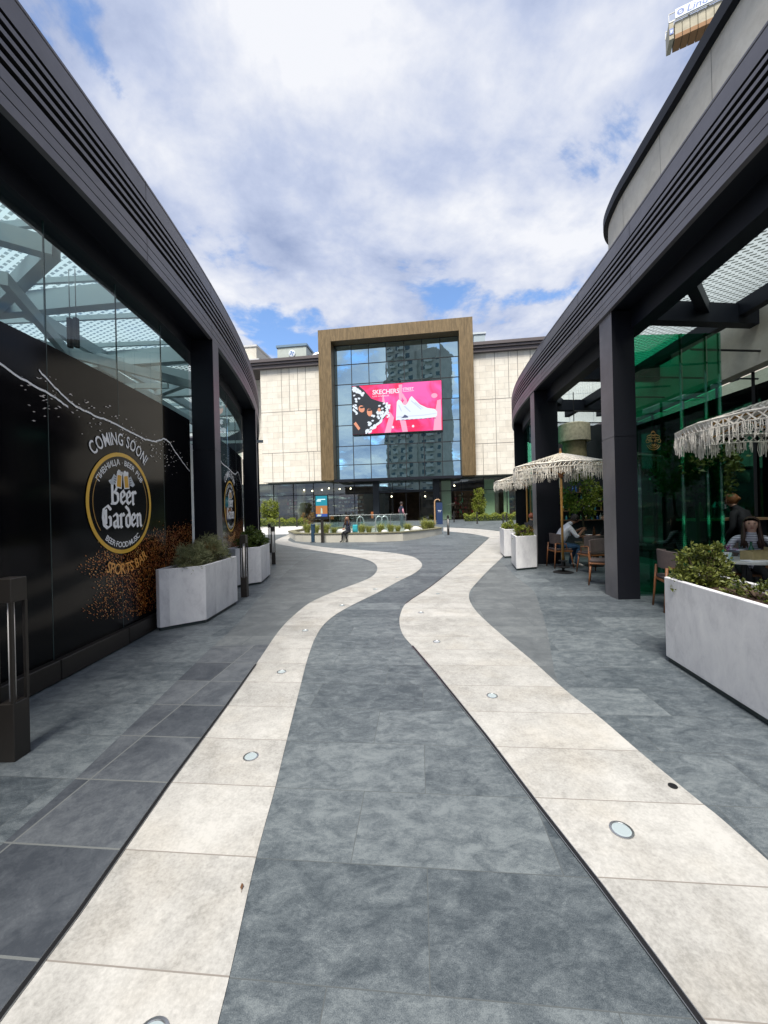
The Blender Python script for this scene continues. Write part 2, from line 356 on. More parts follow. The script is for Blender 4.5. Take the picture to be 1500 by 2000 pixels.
# light plaza paving beyond
sheet('plaza_paving', [G(460, 1046), G(572, 1043), G(590, 1032), G(600, 1022), (-8, 33.5), (-22, 33.5), (-22, 21)], .002, slab_mat('plaza_slabs', (.40, .40, .40), (.52, .52, .51), (.62, .61, .59), (.3, .3, .3), 1.2, .6, .5, .01, .7, 1.5, .1), label='pale grey plaza paving left of the island bed', kind='structure')
# slot drains
def drain(line, label):
    P = [Vector(p) for p in line]; nr = []
    for i in range(len(P)):
        d = (P[min(i + 1, len(P) - 1)] - P[max(i - 1, 0)]).normalized(); nr.append((-d.y, d.x))
    mb = MB(); mb.mi = 0; mb.sweep([(-.009, .0065), (.009, .0065)], P, nr)
    mb.mi = 1; mb.sweep([(.009, .0065), (.009, .0085), (.012, .0085), (.012, .0065)], P, nr); mb.sweep([(-.012, .0065), (-.012, .0085), (-.009, .0085), (-.009, .0065)], P, nr)
    tag(mb.build('slot_drain', [BLACK, STEEL]), label, 'drain', 'slot drains along the pale bands')
i0 = min(range(len(L_out)), key=lambda i: abs(L_out[i][1] - 5.05)); 
drain([L_out[0], L_out[1]] + L_out[7:i0:6], 'thin black slot drain along the left edge of the left pale band')
i1 = min(range(len(R_in)), key=lambda i: abs(R_in[i][1] - 4.3)); i2 = min(range(len(R_in)), key=lambda i: abs(R_in[i][1] - 6.3)); 
drain([R_in[0], R_in[1]] + R_in[7:i1:6] + [R_in[i1]], 'thin black slot drain beside the near half of the right pale band')
drain(R_in[i2:], 'thin black slot drain beside the far half of the right pale band')
# recessed ground lights
def glight():
    t = thing('ground_light', 'x', 'ground light')
    mb = MB(); mb.lathe([(.046, .0045), (.046, .008), (.039, .009), (.037, .006)], 28); mb.build('rim', STEEL, t, smooth=False)
    mb = MB(); mb.lathe([(.0365, .0045), (.0365, .0070), (.03, .0078)], 28); mb.build('lens', M_('frosted_lens', (.36, .42, .44), .15, 0, .6), t)
    return t
g0 = glight(); spots = [(490, 1479, 1, 'ground light in the left pale band, nearest whole one, beside the first grey inlay'), (550, 1313, .95, 'ground light in the left pale band, second whole one from the camera'), (596, 1232, .95, 'ground light in the left pale band where it starts to bend right'),
    (668, 1183, 1, 'ground light in the left pale band halfway along its bend'), (733, 1151, 1, 'ground light in the left pale band inside the widest bend'), (776, 1128, 1, 'farthest ground light in the left pale band, by the outer turn'),
    (1214, 1623, 1.1, 'largest looking ground light, in the right pale band near the camera'), (961, 1360, .95, 'ground light in the right pale band, second from the camera'), (853, 1254, .95, 'ground light in the right pale band just past the drain corner'), (822, 1197, .95, 'ground light in the right pale band by the left outer turn'),
    (855, 1160, .9, 'farthest ground light in the right pale band before it straightens'), (292, 2034, 1.1, 'ground light cut by the bottom edge of the photo in the left pale band')]
for i, (x, y, s, lab) in enumerate(spots):
    p = G(x, y); o = g0 if i == 0 else dup(g0, (0, 0, 0), 0)
    o.location = (p[0], p[1], .0); o['label'] = lab; o['group'] = 'round lights set in the pale bands'; o.scale = (s, s, 1)
p = G(1314, 1537); tag(MB().lathe([(.022, .0045), (.022, .008), (.015, .0085)], 16).build('floor_plug', BLACK, origin=(0, 0, 0)), 'small black round plug near the right edge of the right pale band', 'plug').location = (p[0], p[1], 0)

# ================================================================== street pavilions (curved canopies)
def lcurve(y): return -(2.68 + (y - 3.3) ** 2 / 64)
Lpts = [(lcurve(y), y) for y in np.arange(-7, 15.01, .5)] + [(-5.15, 16), (-5.75, 17), (-6.6, 18), (-7.7, 18.8), (-9.2, 19.3), (-11, 19.5)]
Rk = [(2.55, -7), (2.80, -3), (3.05, 0), (3.36, 3.25), (3.70, 6.3), (4.10, 10.5), (4.50, 13.0), (5.17, 15.2), (6.1, 16.9), (7.6, 18.3), (9.6, 19.0), (12, 19.2)]
Rpts = catmull(Rk, 8)
def offline(pts, d, side):
    """side +1: inward is to +x (right pavilion)"""
    P = [Vector(p) for p in pts]; nr = []
    for i in range(len(P)):
        t = (P[min(i + 1, len(P) - 1)] - P[max(i - 1, 0)]).normalized(); n = Vector((t.y, -t.x)) * side; nr.append((n.x, n.y))
    return [(p.x + n[0] * d, p.y + n[1] * d) for p, n in zip(P, nr)], nr
def at_y(pts, y):
    for a, b in zip(pts, pts[1:]):
        if (a[1] - y) * (b[1] - y) <= 0 and a[1] != b[1]:
            k = (y - a[1]) / (b[1] - a[1]); return a[0] + (b[0] - a[0]) * k
    return pts[-1][0]
ROOFPAT = None
def fritted():
    m = bpy.data.materials.new('fritted_roof_glass'); m.use_nodes = True; t = m.node_tree; t.nodes.clear()
    tcn = N(t, 'ShaderNodeTexCoord'); mp = N(t, 'ShaderNodeMapping'); t.links.new(tcn.outputs['Object'], mp.inputs[0]); mp.inputs['Rotation'].default_value = (0, 0, .5)
    br = N(t, 'ShaderNodeTexBrick'); t.links.new(mp.outputs[0], br.inputs[0]); br.offset = .5
    br.inputs['Scale'].default_value = 1; br.inputs['Brick Width'].default_value = .13; br.inputs['Row Height'].default_value = .085; br.inputs['Mortar Size'].default_value = .025; br.inputs['Mortar Smooth'].default_value = .15
    df = N(t, 'ShaderNodeBsdfTranslucent'); df.inputs[0].default_value = (.46, .53, .55, 1)
    tr = N(t, 'ShaderNodeBsdfTransparent'); tr.inputs[0].default_value = (.7, .7, .7, 1)
    t2 = N(t, 'ShaderNodeBsdfTransparent'); t2.inputs[0].default_value = (.55, .62, .64, 1)
    m0 = N(t, 'ShaderNodeMixShader'); m0.inputs[0].default_value = .5; t.links.new(df.outputs[0], m0.inputs[1]); t.links.new(t2.outputs[0], m0.inputs[2])
    d2 = N(t, 'ShaderNodeBsdfTransparent'); d2.inputs[0].default_value = (.40, .47, .46, 1)
    ms = N(t, 'ShaderNodeMixShader'); t.links.new(br.outputs['Fac'], ms.inputs[0]); t.links.new(d2.outputs[0], ms.inputs[1]); t.links.new(m0.outputs[0], ms.inputs[2])
    o = N(t, 'ShaderNodeOutputMaterial'); t.links.new(ms.outputs[0], o.inputs[0]); return m
FRIT = fritted()
def pavilion(side, pts, zb, zt, label, name, wallx, colspec, zglass):
    P0 = (pts[20][0], 4.0, 0)
    root = thing(name, label, 'building', (0, 0, 0))
    H = zt - zb
    # fascia with louvre slots
    prof = [(.06, zb), (0, zb)]
    fr = [.10, .205, .315]
    for f in fr[:2]:
        z = zb + H * f; prof += [(0, z - .006), (.02, z - .006), (.02, z + .006), (0, z + .006)]
    for f0, f1 in ((.315, .372), (.415, .472), (.515, .572), (.615, .668), (.715, .752)):
        prof += [(0, zb + H * f0), (.10, zb + H * f0), (.10, zb + H * f1), (0, zb + H * f1)]
    prof += [(0, zb + H * .955), (.015, zb + H * .96), (.015, zb + H * .968), (0, zb + H * .975), (0, zt), (.45, zt), (.45, zt - .1)]
    line, nr = offline(pts, 0, side)
    mb = MB()
    k = len(prof); vs = [(p[0] + n[0] * o, p[1] + n[1] * o, z) for p, n in zip(line, nr) for o, z in prof]
    base = len(mb.v); mb.v += vs
    for i in range(len(line) - 1):
        for j in range(k - 1):
            dark = prof[j][0] > .05 and prof[j + 1][0] > .05 and prof[j][0] < .2 and prof[j + 1][0] < .2
            half = (prof[j][0] > .05) != (prof[j + 1][0] > .05) and zb + H * .3 < prof[j][1] < zb + H * .8
            mb.f.append((i * k + j, (i + 1) * k + j, (i + 1) * k + j + 1, i * k + j + 1)); mb.m.append(1 if (dark or half) else 0)
    mb.build('fascia', [METAL, SHADOWGAP], root)
    # soffit and header beam
    mb = MB(); mb.sweep([(.06, zb + .002), (.06, zb + .03), (.36, zb + .03), (.36, zglass), (.60, zglass), (.60, zt - .12), (.45, zt - .12)], line, nr)
    mb.build('soffit_beam', NAVY, root)
    mb = MB(); L_ = 0
    for i in range(len(line) - 1):
        L_ += math.dist(line[i], line[i + 1])
        if L_ > 1.9:
            L_ = 0; a, n_ = line[i], nr[i]; t_ = (-n_[1] * side, n_[0] * side)
            for z0, z1 in ((zb + .002, zb + H * .312), (zb + H * .768, zt - .002)): mb.q(*[(a[0] - n_[0] * .0015 + t_[0] * d, a[1] - n_[1] * .0015 + t_[1] * d, z) for d, z in ((0, z0), (.006, z0), (.006, z1), (0, z1))])
    mb.build('fascia_seam', SHADOWGAP, root)
    # columns
    for (y0, y1, out, ww) in colspec:
        xa = at_y(pts, y0) + side * out; xb = at_y(pts, y1) + side * out
        mb = MB(); poly = [(xa, y0), (xb, y1), (xb + side * ww, y1), (xa + side * ww, y0)]
        mb.prism(poly, 0, 2.62); mb.prism(poly, 2.632, zb - .002)
        pin = [(xa + side * .006, y0 + .006), (xb + side * .006, y1 - .006), (xb + side * (ww - .006), y1 - .006), (xa + side * (ww - .006), y0 + .006)]
        mb.prism(pin, 2.62, 2.632)
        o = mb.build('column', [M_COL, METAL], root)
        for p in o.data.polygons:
            if p.normal.x * side < -.85: p.material_index = 1  # lane-side face lighter, others near-black: light and shade painted onto one cladding
    return root, line, nr
M_COL = METAL_SHADED
lcols = [(1.55, 1.87, 0.0, .38), (6.52, 6.82, 0.0, .38), (10.92, 11.22, 0.0, .38), (14.9, 15.2, 0.02, .38), (-3.0, -2.7, 0, .38)]
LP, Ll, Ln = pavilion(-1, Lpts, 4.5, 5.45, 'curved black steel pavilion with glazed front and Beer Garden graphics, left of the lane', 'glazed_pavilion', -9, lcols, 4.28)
rcols = [(1.75, 2.1, .05, .5), (6.18, 6.60, .045, .36), (10.3, 10.7, .02, .62), (14.35, 14.75, .06, .5), (-2.4, -2, .05, .5)]
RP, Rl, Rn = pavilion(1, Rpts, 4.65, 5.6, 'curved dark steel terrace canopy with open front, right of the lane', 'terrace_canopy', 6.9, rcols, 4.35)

# left glazing -------------------------------------------------------
Lg, Lgn = offline(Lpts, .42, -1)
def lx(y): return -(3.10 + (y - 3.3) ** 2 / 64)
bays = [(-2.6, 1.55, 5), (1.87, 6.52, 5), (6.82, 10.92, 4), (11.22, 14.9, 4)]
def bay_ys(a, b, n):
    if (a, n) == (1.87, 5): return [1.87, 2.6, 3.57, 4.56, 5.57, 6.52]
    return [a + (b - a) * i / n for i in range(n + 1)]
VZ = 3.14
for (a, b, n) in bays:
    ys = bay_ys(a, b, n)
    for y0, y1 in zip(ys, ys[1:]):
        mb = MB(); ya, yb = y0 + .004, y1 - .004
        mb.mesh([(lx(ya), ya, VZ), (lx(yb), yb, VZ), (lx(yb), yb, 4.29), (lx(ya), ya, 4.29)], [(0, 1, 2, 3)])
        mb.build('glass_pane', GLASS, LP)
        mb = MB(); mb.mesh([(lx(ya), ya, .2), (lx(yb), yb, .2), (lx(yb), yb, VZ), (lx(ya), ya, VZ), (lx(ya) - .02, ya, .2), (lx(yb) - .02, yb, .2), (lx(yb) - .02, yb, VZ), (lx(ya) - .02, ya, VZ)],
            [(0, 1, 2, 3), (7, 6, 5, 4), (3, 2, 6, 7), (1, 5, 6, 2), (0, 3, 7, 4)])
        mb.build('graphic_panel', VINYL, LP)
        mb = MB(); mb.prism([(lx(y0) + .07, y0 + .006), (lx(y1) + .07, y1 - .006), (lx(y1) - .05, y1 - .006), (lx(y0) - .05, y0 + .006)], .012, .198)
        mb.build('kick_rail', DARKSTEEL, LP, bevel=.004, seg=1)
JOINT = M_('glass_joint', (.02, .05, .05), .3)
for (a, b, n) in bays:
    for y0 in bay_ys(a, b, n)[1:-1]: MB().box(lx(y0) - .014, y0 - .0035, .2, lx(y0) + .001, y0 + .0035, 4.29).build('glass_joint', JOINT, LP)
# interior of the left pavilion
mb = MB(); mb.box(-9.2, -7, 0, -9.0, 19, 4.9); mb.build('back_wall', M_('plaster_wall', (.55, .56, .54), .8, noise=(.8, .2)), LP)
mb = MB()
for y in np.arange(-5, 14.5, 2.1):
    x0 = -9.0; x1 = at_y(Lpts, y) - .6 if y < 15 else -6.8
    mb.beam((x1, y, 4.72), (x0, y + .8, 4.82), .16, .30)
for x in (-4.9, -6.9): mb.beam((x - .3, -6, 4.80), (x - .9, 14, 4.80), .12, .2)
for y in np.arange(-4, 10, 4.2): mb.beam((lx(y) - .6, y, 4.6), (-7.0, y + 2.1, 4.7), .14, .2); mb.beam((lx(y + 4.2) - .6, y + 4.2, 4.6), (-7.0, y + 2.1, 4.7), .14, .2)
PALESTEEL = M_('grey_painted_steel', (.34, .40, .43), .5)
for (xa, ya, xb, yb) in ((-4.2, 2.0, -7.5, 7.5), (-4.4, 4.5, -7.2, 10.5), (-3.9, 8.6, -7.5, 3.6), (-5.2, 7.0, -5.9, 13.0)): mb.beam((xa, ya, 4.35), (xb, yb, 4.38), .09, .16)
for y in np.arange(2.4, 12, 1.05): mb.beam((lx(y) - .7, y, 4.98), (-8.8, y + .3, 5.04), .05, .08)
mb.build('roof_frame', PALESTEEL, LP)
mb = MB(); ln, nn = offline(Lpts, .45, -1)
for (p, q) in zip(ln[:-4], ln[1:-3]): mb.q((p[0], p[1], 5.12), (q[0], q[1], 5.12), (-9.2, q[1], 5.22), (-9.2, p[1], 5.22))
mb.build('roof_glass', FRIT, LP)
mb = MB()
for i in range(12): mb.beam((-8.9, -4 + i * 1.7, 3.7), (-3.6, -4 + i * 1.7 + .3, 3.72), .05, .08) if i % 3 == 0 else None
mb.build('service_rail', PALESTEEL, LP)
# speakers hanging inside
sp = thing('loudspeaker', 'pair of dark line speakers hung inside the left glass front', 'speaker', (-3.95, 4.9, 3.69))
mb = MB(); mb.box(-.025, -.03, 0, .025, .03, .38); mb.build('cabinet', BLACK, sp, bevel=.01)
mb = MB(); mb.box(.055, -.03, 0, .105, .03, .38); mb.build('cabinet', BLACK, sp, bevel=.01)
mb = MB(); mb.tube([(0, 0, .38), (0, 0, 1.0)], .006); mb.tube([(.08, 0, .38), (.08, 0, 1.0)], .006); mb.build('hanger', STEEL, sp)

# graphics on the glass -----------------------------------------------
def deps(): return bpy.context.evaluated_depsgraph_get()
def text_geo(body, size=1.0, bold=0.0):
    cu = bpy.data.curves.new('t', 'FONT'); cu.body = body; cu.size = size; cu.offset = bold; cu.resolution_u = 3
    o = bpy.data.objects.new('t', cu); COL.objects.link(o); bpy.context.view_layer.update()
    me = bpy.data.meshes.new_from_object(o.evaluated_get(deps())); vs = [(v.co.x, v.co.y) for v in me.vertices]; fs = [tuple(p.vertices) for p in me.polygons]
    bpy.data.objects.remove(o); bpy.data.curves.remove(cu); bpy.data.meshes.remove(me)
    x0 = min(v[0] for v in vs); x1 = max(v[0] for v in vs)
    return [(v[0] - x0, v[1]) for v in vs], fs, x1 - x0
def arc_text(body, h, r, a_mid, span, bottom=False, bold=.0):
    """letters set one by one along an arc; returns 2-D verts, faces. h: cap height"""
    V = []; F = []
    geos = []; 
    for ch in body:
        if ch == ' ': geos.append(None); continue
        geos.append(text_geo(ch, 1, bold))
    adv = [(.32 if g is None else g[2] + .06) for g in geos]; tot = sum(adv); pos = 0
    for g, ad in zip(geos, adv):
        if g:
            c = (pos + (ad - .06) / 2) / tot - .5
            ang = a_mid + (c * span if bottom else -c * span)
            sx = span * r / tot
            n = len(V)
            for (x, y) in g[0]:
                lx_ = (x - g[2] / 2) * sx; ly = y / .73 * h
                if not bottom: rr = r + ly; d = ang; V.append((rr * math.cos(d) + lx_ * math.sin(d), rr * math.sin(d) - lx_ * math.cos(d)))
                else: rr = r - ly; d = ang; V.append((rr * math.cos(d) - lx_ * math.sin(d), rr * math.sin(d) + lx_ * math.cos(d)))
            F += [tuple(i + n for i in f) for f in g[1]]
        pos += ad
    return V, F
def ring(r0, r1, a0=0, a1=2 * PI, n=72, sx=1.0):
    V = []; F = []
    for i in range(n + 1):
        a = a0 + (a1 - a0) * i / n; V += [(r0 * math.cos(a) * sx, r0 * math.sin(a)), (r1 * math.cos(a) * sx, r1 * math.sin(a))]
    for i in range(n): F.append((2 * i, 2 * i + 1, 2 * i + 3, 2 * i + 2))
    return V, F
def nib(strokes, w=.15, ang=38, t=.05):
    """broad-pen lettering: each pen segment a parallelogram; returns list of quads"""
    a = R(ang); e = Vector((math.cos(a), math.sin(a))) * w / 2; out = []
    pr = Vector((-math.sin(a), math.cos(a))) * t / 2
    for st in strokes:
        for p, q in zip(st, st[1:]):
            p, q = Vector(p), Vector(q); pts = [p + e + pr, p + e - pr, p - e + pr, p - e - pr, q + e + pr, q + e - pr, q - e + pr, q - e - pr]
            # convex hull
            P = sorted((x.x, x.y) for x in pts); 
            def half(P):
                h = []
                for c in P:
                    while len(h) > 1 and (h[-1][0] - h[-2][0]) * (c[1] - h[-2][1]) - (h[-1][1] - h[-2][1]) * (c[0] - h[-2][0]) <= 0: h.pop()
                    h.append(c)
                return h
            l = half(P); u = half(P[::-1]); out.append(l[:-1] + u[:-1])
    return out
BL = {
 'B': (.66, [[(.10, .97), (.02, 1.05)], [(.17, .02), (.17, .98)], [(.17, .92), (.42, 1.0), (.50, .80), (.40, .62), (.24, .54)], [(.30, .56), (.54, .46), (.56, .18), (.42, .02), (.10, .02)]]),
 'e': (.44, [[(.10, .12), (.10, .50), (.26, .64), (.38, .50), (.34, .40), (.14, .28)], [(.10, .12), (.24, .02), (.38, .14)]]),
 'r': (.40, [[(.04, .56), (.12, .62), (.12, .02), (.18, .0)], [(.14, .48), (.28, .64), (.36, .56)]]),
 'G': (.70, [[(.60, .84), (.40, 1.0), (.14, .86), (.08, .50), (.14, .14), (.36, .0), (.58, .10), (.58, .44), (.48, .50)], [(.26, .80), (.26, .20)]]),
 'a': (.48, [[(.10, .54), (.24, .64), (.36, .54), (.36, .08), (.44, .0)], [(.34, .36), (.12, .26), (.10, .10), (.20, .0), (.34, .12)]]),
 'd': (.50, [[(.10, .98), (.30, .84), (.40, .60), (.40, .12), (.28, .0), (.10, .10), (.10, .46), (.24, .60), (.38, .52)]]),
 'n': (.52, [[(.04, .56), (.12, .62), (.12, .02), (.16, .0)], [(.14, .48), (.28, .64), (.38, .54), (.38, .08), (.46, .0)]]),
}
def black_word(word, h, sx, cx, base):
    polys = []; x = 0; tot = sum(BL[c][0] for c in word)
    for c in word:
        for poly in nib(BL[c][1], .15, 30, .07): polys.append([((x + p[0]) * h * sx, p[1] * h) for p in poly])
        x += BL[c][0]
    off = tot * h * sx / 2
    return [[(cx + p[0] - off, base + p[1]) for p in poly] for poly in polys]
class Dec:
    """print laid on the curved shop glass; u runs along the facade, v is height"""
    def __init__(s, yc, zc): s.yc = yc; s.zc = zc; s.k = 0
    def P(s, u, v, lift=.0):
        y = s.yc + u; return (lx(y) + .004 + lift, y, s.zc + v)
    def flat(s, name, V, F, mat, par, lift=.001):
        return MB().mesh([s.P(a, b, lift) for a, b in V], F).build(name, mat, par)
    def polys(s, name, polys, mat, par, lift=.002, step=.00025):
        mb = MB()
        for i, p in enumerate(polys): mb.q(*[s.P(a, b, lift + (i % 30) * step) for a, b in p])
        return mb.build(name, mat, par)
LINES = M_('thin_white_print', (.62, .58, .56), .3)
def logo(yc, zc, par, seed):
    D = Dec(yc, zc)
    badge = D.flat('badge', *ring(0.0, .60), VINYL, par, .0)
    D.flat('outer_ring', *ring(.555, .60), YEL, badge, .001)
    D.flat('inner_ring', *ring(.495, .505, R(142), R(218), 30), GOLD, badge, .001); D.flat('inner_ring', *ring(.495, .505, R(-42), R(38), 30), GOLD, badge, .001)
    D.flat('lettering', *arc_text('ПИВНИЦА', .068, .455, R(122), R(56), bold=.012), WHITEP, badge)
    D.flat('lettering', *arc_text('BEER PUB', .068, .455, R(60), R(50), bold=.012), WHITEP, badge)
    D.flat('lettering', *ring(0, .012, n=10), LINES, badge) if False else None
    D.polys('lettering', [[(-.008, .482), (0, .474), (.008, .482), (0, .49)]], LINES, badge)
    D.flat('lettering', *arc_text('BEER·FOOD·MUSIC', .068, .525, R(270), R(76), True, bold=.012), WHITEP, badge)
    D.polys('lettering', black_word('Beer', .25, 1.0, .01, -.01), WHITEP, badge)
    D.polys('lettering', black_word('Garden', .25, .98, .0, -.285), WHITEP, badge)
    D.flat('lettering', *arc_text('COMING SOON!', .15, .69, R(90), R(86), bold=.014), WHITEP, badge)
    D.flat('lettering', *arc_text('SPORTS BAR', .13, .84, R(276), R(58), True, bold=.018), ORANGE, badge, .005)
    # glow lines behind the clinking glasses
    rays = []
    for i in range(22):
        a = R(18 + i * 6.8); c = (.005, .33); r0, r1 = .03, .10 + .03 * (i % 2)
        rays.append([(c[0] + r0 * math.cos(a - .03), c[1] + r0 * math.sin(a - .03)), (c[0] + r1 * math.cos(a), c[1] + r1 * math.sin(a)), (c[0] + r0 * math.cos(a + .03), c[1] + r0 * math.sin(a + .03))])
    D.polys('glow_rays', rays, M_('dim_gold', (.20, .13, .02), .4), badge, .001)
    for s in (-1, 1):
        def T(pts, s=s): 
            a = s * .12; r = [(s * .065 + (x * math.cos(a) - y * math.sin(a)), .275 + (x * math.sin(a) + y * math.cos(a))) for x, y in pts]
            return r
        gb = D.polys('beer_glass', [T([(-.052, -.10), (.052, -.10), (.05, .07), (-.05, .07)])], WHITEP, badge, .003)
        D.polys('beer', [T([(-.038, -.085), (.038, -.085), (.036, .055), (-.036, .055)])], AMBER, badge, .0045)
        D.polys('foam', [T([(.055 * math.cos(q * PI / 6), .085 + .03 * math.sin(q * PI / 6) + .012 * math.sin(q * 2.2)) for q in range(12)])], WHITEP, badge, .005)
        D.polys('hand', [T([(s * .055, .03), (s * .10, .05), (s * .125, .0), (s * .165, -.06), (s * .12, -.085), (s * .06, -.06)]),], M_('pale_blue_print', (.55, .60, .66), .4), badge, .0035)
        D.polys('finger_lines', [T([(s * .06, z), (s * .095, z + .006), (s * .095, z + .014), (s * .06, z + .008)]) for z in (-.05, -.022, .006)], BLACK, badge, .006)
def bay_art(y0, y1, yc, zc, seed, sline=True):
    rnd = random.Random(seed)
    D = Dec(yc, 0)
    logo(yc, zc, LP, seed)
    # sweeping white line
    key = [(-1.62, 2.83), (-1.3, 2.73), (-.95, 2.66), (-.80, 2.61)]; key2 = [(-1.12, 2.86), (-.95, 2.76), (-.75, 2.66), (-.45, 2.62), (-.15, 2.61), (.25, 2.56), (.5, 2.54), (.75, 2.56), (1.0, 2.64), (1.15, 2.62), (1.35, 2.50), (1.6, 2.38), (1.92, 2.24)]
    for kk in (key, key2):
        c = catmull(kk, 6); c = [(u, v + rnd.uniform(-.006, .006)) for u, v in c if y0 + .03 < yc + u < y1 - .03]
        if len(c) > 1:
            w = .010
            D.polys('swash_line', [[(p[0], p[1] - w), (q[0], q[1] - w), (q[0], q[1] + w), (p[0], p[1] + w)] for p, q in zip(c, c[1:])], WHITEP, LP, .001, 0)
    fl = []
    for i in range(170):
        u = rnd.uniform(-1.3, 1.9); v = 2.62 - .10 * max(0, u) + rnd.gauss(-.08, .12) + (.1 if u < 0 else 0); s = rnd.uniform(.004, .014); a = rnd.uniform(-.6, 1)
        if y0 + .05 < yc + u < y1 - .05: fl.append([(u - s * 1.8, v - s * a), (u, v - s * .5), (u + s * 1.8, v + s * a), (u, v + s * .6)])
    o = D.polys('foam_flecks', fl, LINES, LP, .002, 0)
    gr1 = []; gr2 = []; gr3 = []
    n = 15000; i = 0
    while i < n:
        i += 1
        u = rnd.uniform(-1.0, 1.95); top = 1.22 + .16 * (u - .2) / 1.7 + rnd.gauss(0, .06)
        left = -.15
        v = rnd.uniform(.26, 1.5)
        edge = -.42 - .35 * math.exp(-((v - .98) / .2) ** 2) - .3 * math.exp(-((v - .55) / .15) ** 2) + .55 * max(0, (.42 - v)) / .2
        if v > top: continue
        if u < edge + rnd.expovariate(1 / .5): continue
        if not (y0 + .03 < yc + u < y1 - .02): continue
        if u * u + (v - zc) ** 2 < .61 ** 2: continue
        if 0.2 > u > -.3 and v < .6 and rnd.random() < .5: continue
        s = rnd.uniform(.003, .0080); a = math.atan2(-1, .6 - u) + rnd.uniform(-.5, .5)
        e = (math.cos(a) * s * 1.7, math.sin(a) * s * 1.7); f = (-math.sin(a) * s * .75, math.cos(a) * s * .75)
        q = [(u - e[0], v - e[1]), (u - f[0], v - f[1]), (u + e[0], v + e[1]), (u + f[0], v + f[1])]
        r = rnd.random(); dens = min(1, max(0, (u + .6) / 1.6))
        (gr1 if r < .40 + .3 * dens else gr2 if r < .90 else gr3).append(q)
    for g, m in ((gr1, M_('brown_grain_print', (.34, .08, .014), .35)), (gr2, M_('rust_print', (.80, .30, .06), .35)), (gr3, M_('light_grain_print', (.85, .52, .20), .35))):
        D.polys('grain_spray', g, m, LP, .001, .00003)
bay_art(1.87, 6.52, 4.60, 1.68, 3)
bay_art(6.82, 10.92, 9.05, 1.72, 5)
# ================================================================== right terrace
# roof frame, fritted glass, plants
mb = MB(); ln, nn = offline(Rpts, .45, 1)
for (p, q) in zip(ln[:-14], ln[1:-13]): mb.q((p[0], p[1], 5.25), (10, p[1], 5.35), (10, q[1], 5.35), (q[0], q[1], 5.25))
mb.build('roof_glass', FRIT, RP)
mb = MB()
for y in np.arange(-5.1, 13.5, 2.9):
    x1 = at_y(Rpts, y) + .6
    mb.beam((x1, y, 4.78), (9.5, y + .9, 4.95), .20, .34)
for x in (6.05, 7.2): mb.beam((x - .3, -6, 4.92), (x + .7, 14, 4.92), .16, .26)
for y in (-.5, 5.3, 8.2, 11.1):
    x1 = at_y(Rpts, y) + .6
    mb.beam((x1, y, 4.85), (6.2, y + 1.9, 4.95), .14, .22)
mb.build('roof_frame', NAVY, RP)
mb = MB()
for y in np.arange(1.2, 13, 1.37): mb.tube([(5.4, y, 4.2), (8.2, y + .3, 4.2)], .02); 
pass
mb.build('lighting_rail', BLACK, RP)
# stone drum building behind the terrace
Dk = [(6.2, -6), (6.35, 0), (6.6, 5), (6.8, 7.3), (6.98, 8.7), (7.2, 10.6), (7.38, 11.8), (7.75, 12.9), (8.4, 13.6), (9.5, 13.95), (12, 14), (16, 14)]
Dpts = catmull(Dk, 6); Dl, Dn = offline(Dpts, 0, 1)
BEIGE = slab_mat('beige_stone_drum', (.50, .47, .40), (.60, .565, .485), (.68, .65, .57), (.22, .2, .18), 30, 30, 0, 0, .7, .8, .0, speck=.06)
DR = thing('stone_building', 'curved beige stone upper building rising behind the right terrace canopy', 'building')
mb = MB()
zs = [4.2, 6.9, 6.93, 9.55, 9.58, 10.75]
pr = [(.25, 3.98), (0, 3.98), (0, 6.88), (.02, 6.88), (.02, 6.90), (0, 6.90), (0, 9.0), (.02, 9.0), (.02, 9.02), (0, 9.02), (0, 10.75)]
mb.sweep(pr, Dl, Dn); mb.build('stone_wall', BEIGE, DR)
mb = MB()
L = 0; nxt = 1.2; row = 0
for i, (a, b) in enumerate(zip(Dl, Dl[1:])):
    seg = math.dist(a, b); L += seg
    while L > nxt:
        for j, (z0, z1) in enumerate(((4.22, 6.87), (6.92, 8.99), (9.04, 10.74))):
            if True:
                px_, py_ = b[0] - Dn[i][0] * .002, b[1] - Dn[i][1] * .002
                sh = (.0, .9, .45)[j]; 
                tx, ty = (b[0] - a[0]) / seg, (b[1] - a[1]) / seg
                px_ -= tx * sh; py_ -= ty * sh
                mb.q((px_, py_, z0), (px_ + tx * .012, py_ + ty * .012, z0), (px_ + tx * .012, py_ + ty * .012, z1), (px_, py_, z1))
        nxt += 1.85
mb.build('wall_joint', M_('joint_dark', (.16, .15, .13), .9), DR)
mb = MB(); mb.sweep([(0, 10.74), (-.14, 10.76), (-.14, 11.05), (.1, 11.08), (.5, 11.08)], Dl, Dn); mb.build('roof_edge', NAVY, DR)
# shop glass under the stone band
SHOPG = glass('shop_glass_dark', (.25, .32, .30), .8, minr=.05)
mb = MB(); mb.sweep([(.27, 0), (.27, 3.97)], Dl, Dn); mb.build('shop_window', SHOPG, DR)
mb = MB()
for i in range(2, len(Dl) - 4, 4):
    a = Dl[i]; n = Dn[i]; mb.tube([(a[0] + n[0] * .25, a[1] + n[1] * .25, 0), (a[0] + n[0] * .25, a[1] + n[1] * .25, 4.2)], .035, 4)
mb.build('window_post', BLACK, DR)
mb = MB(); mb.box(12.6, -6, 0, 12.8, 13, 4.2); mb.box(7.4, 12.4, 0, 12.6, 12.6, 4.2); mb.box(7.6, -6, 3.8, 12.8, 12.6, 3.9); mb.build('shop_interior', M_('dark_interior', (.05, .045, .04), .9, noise=(1.2, .5)), DR)

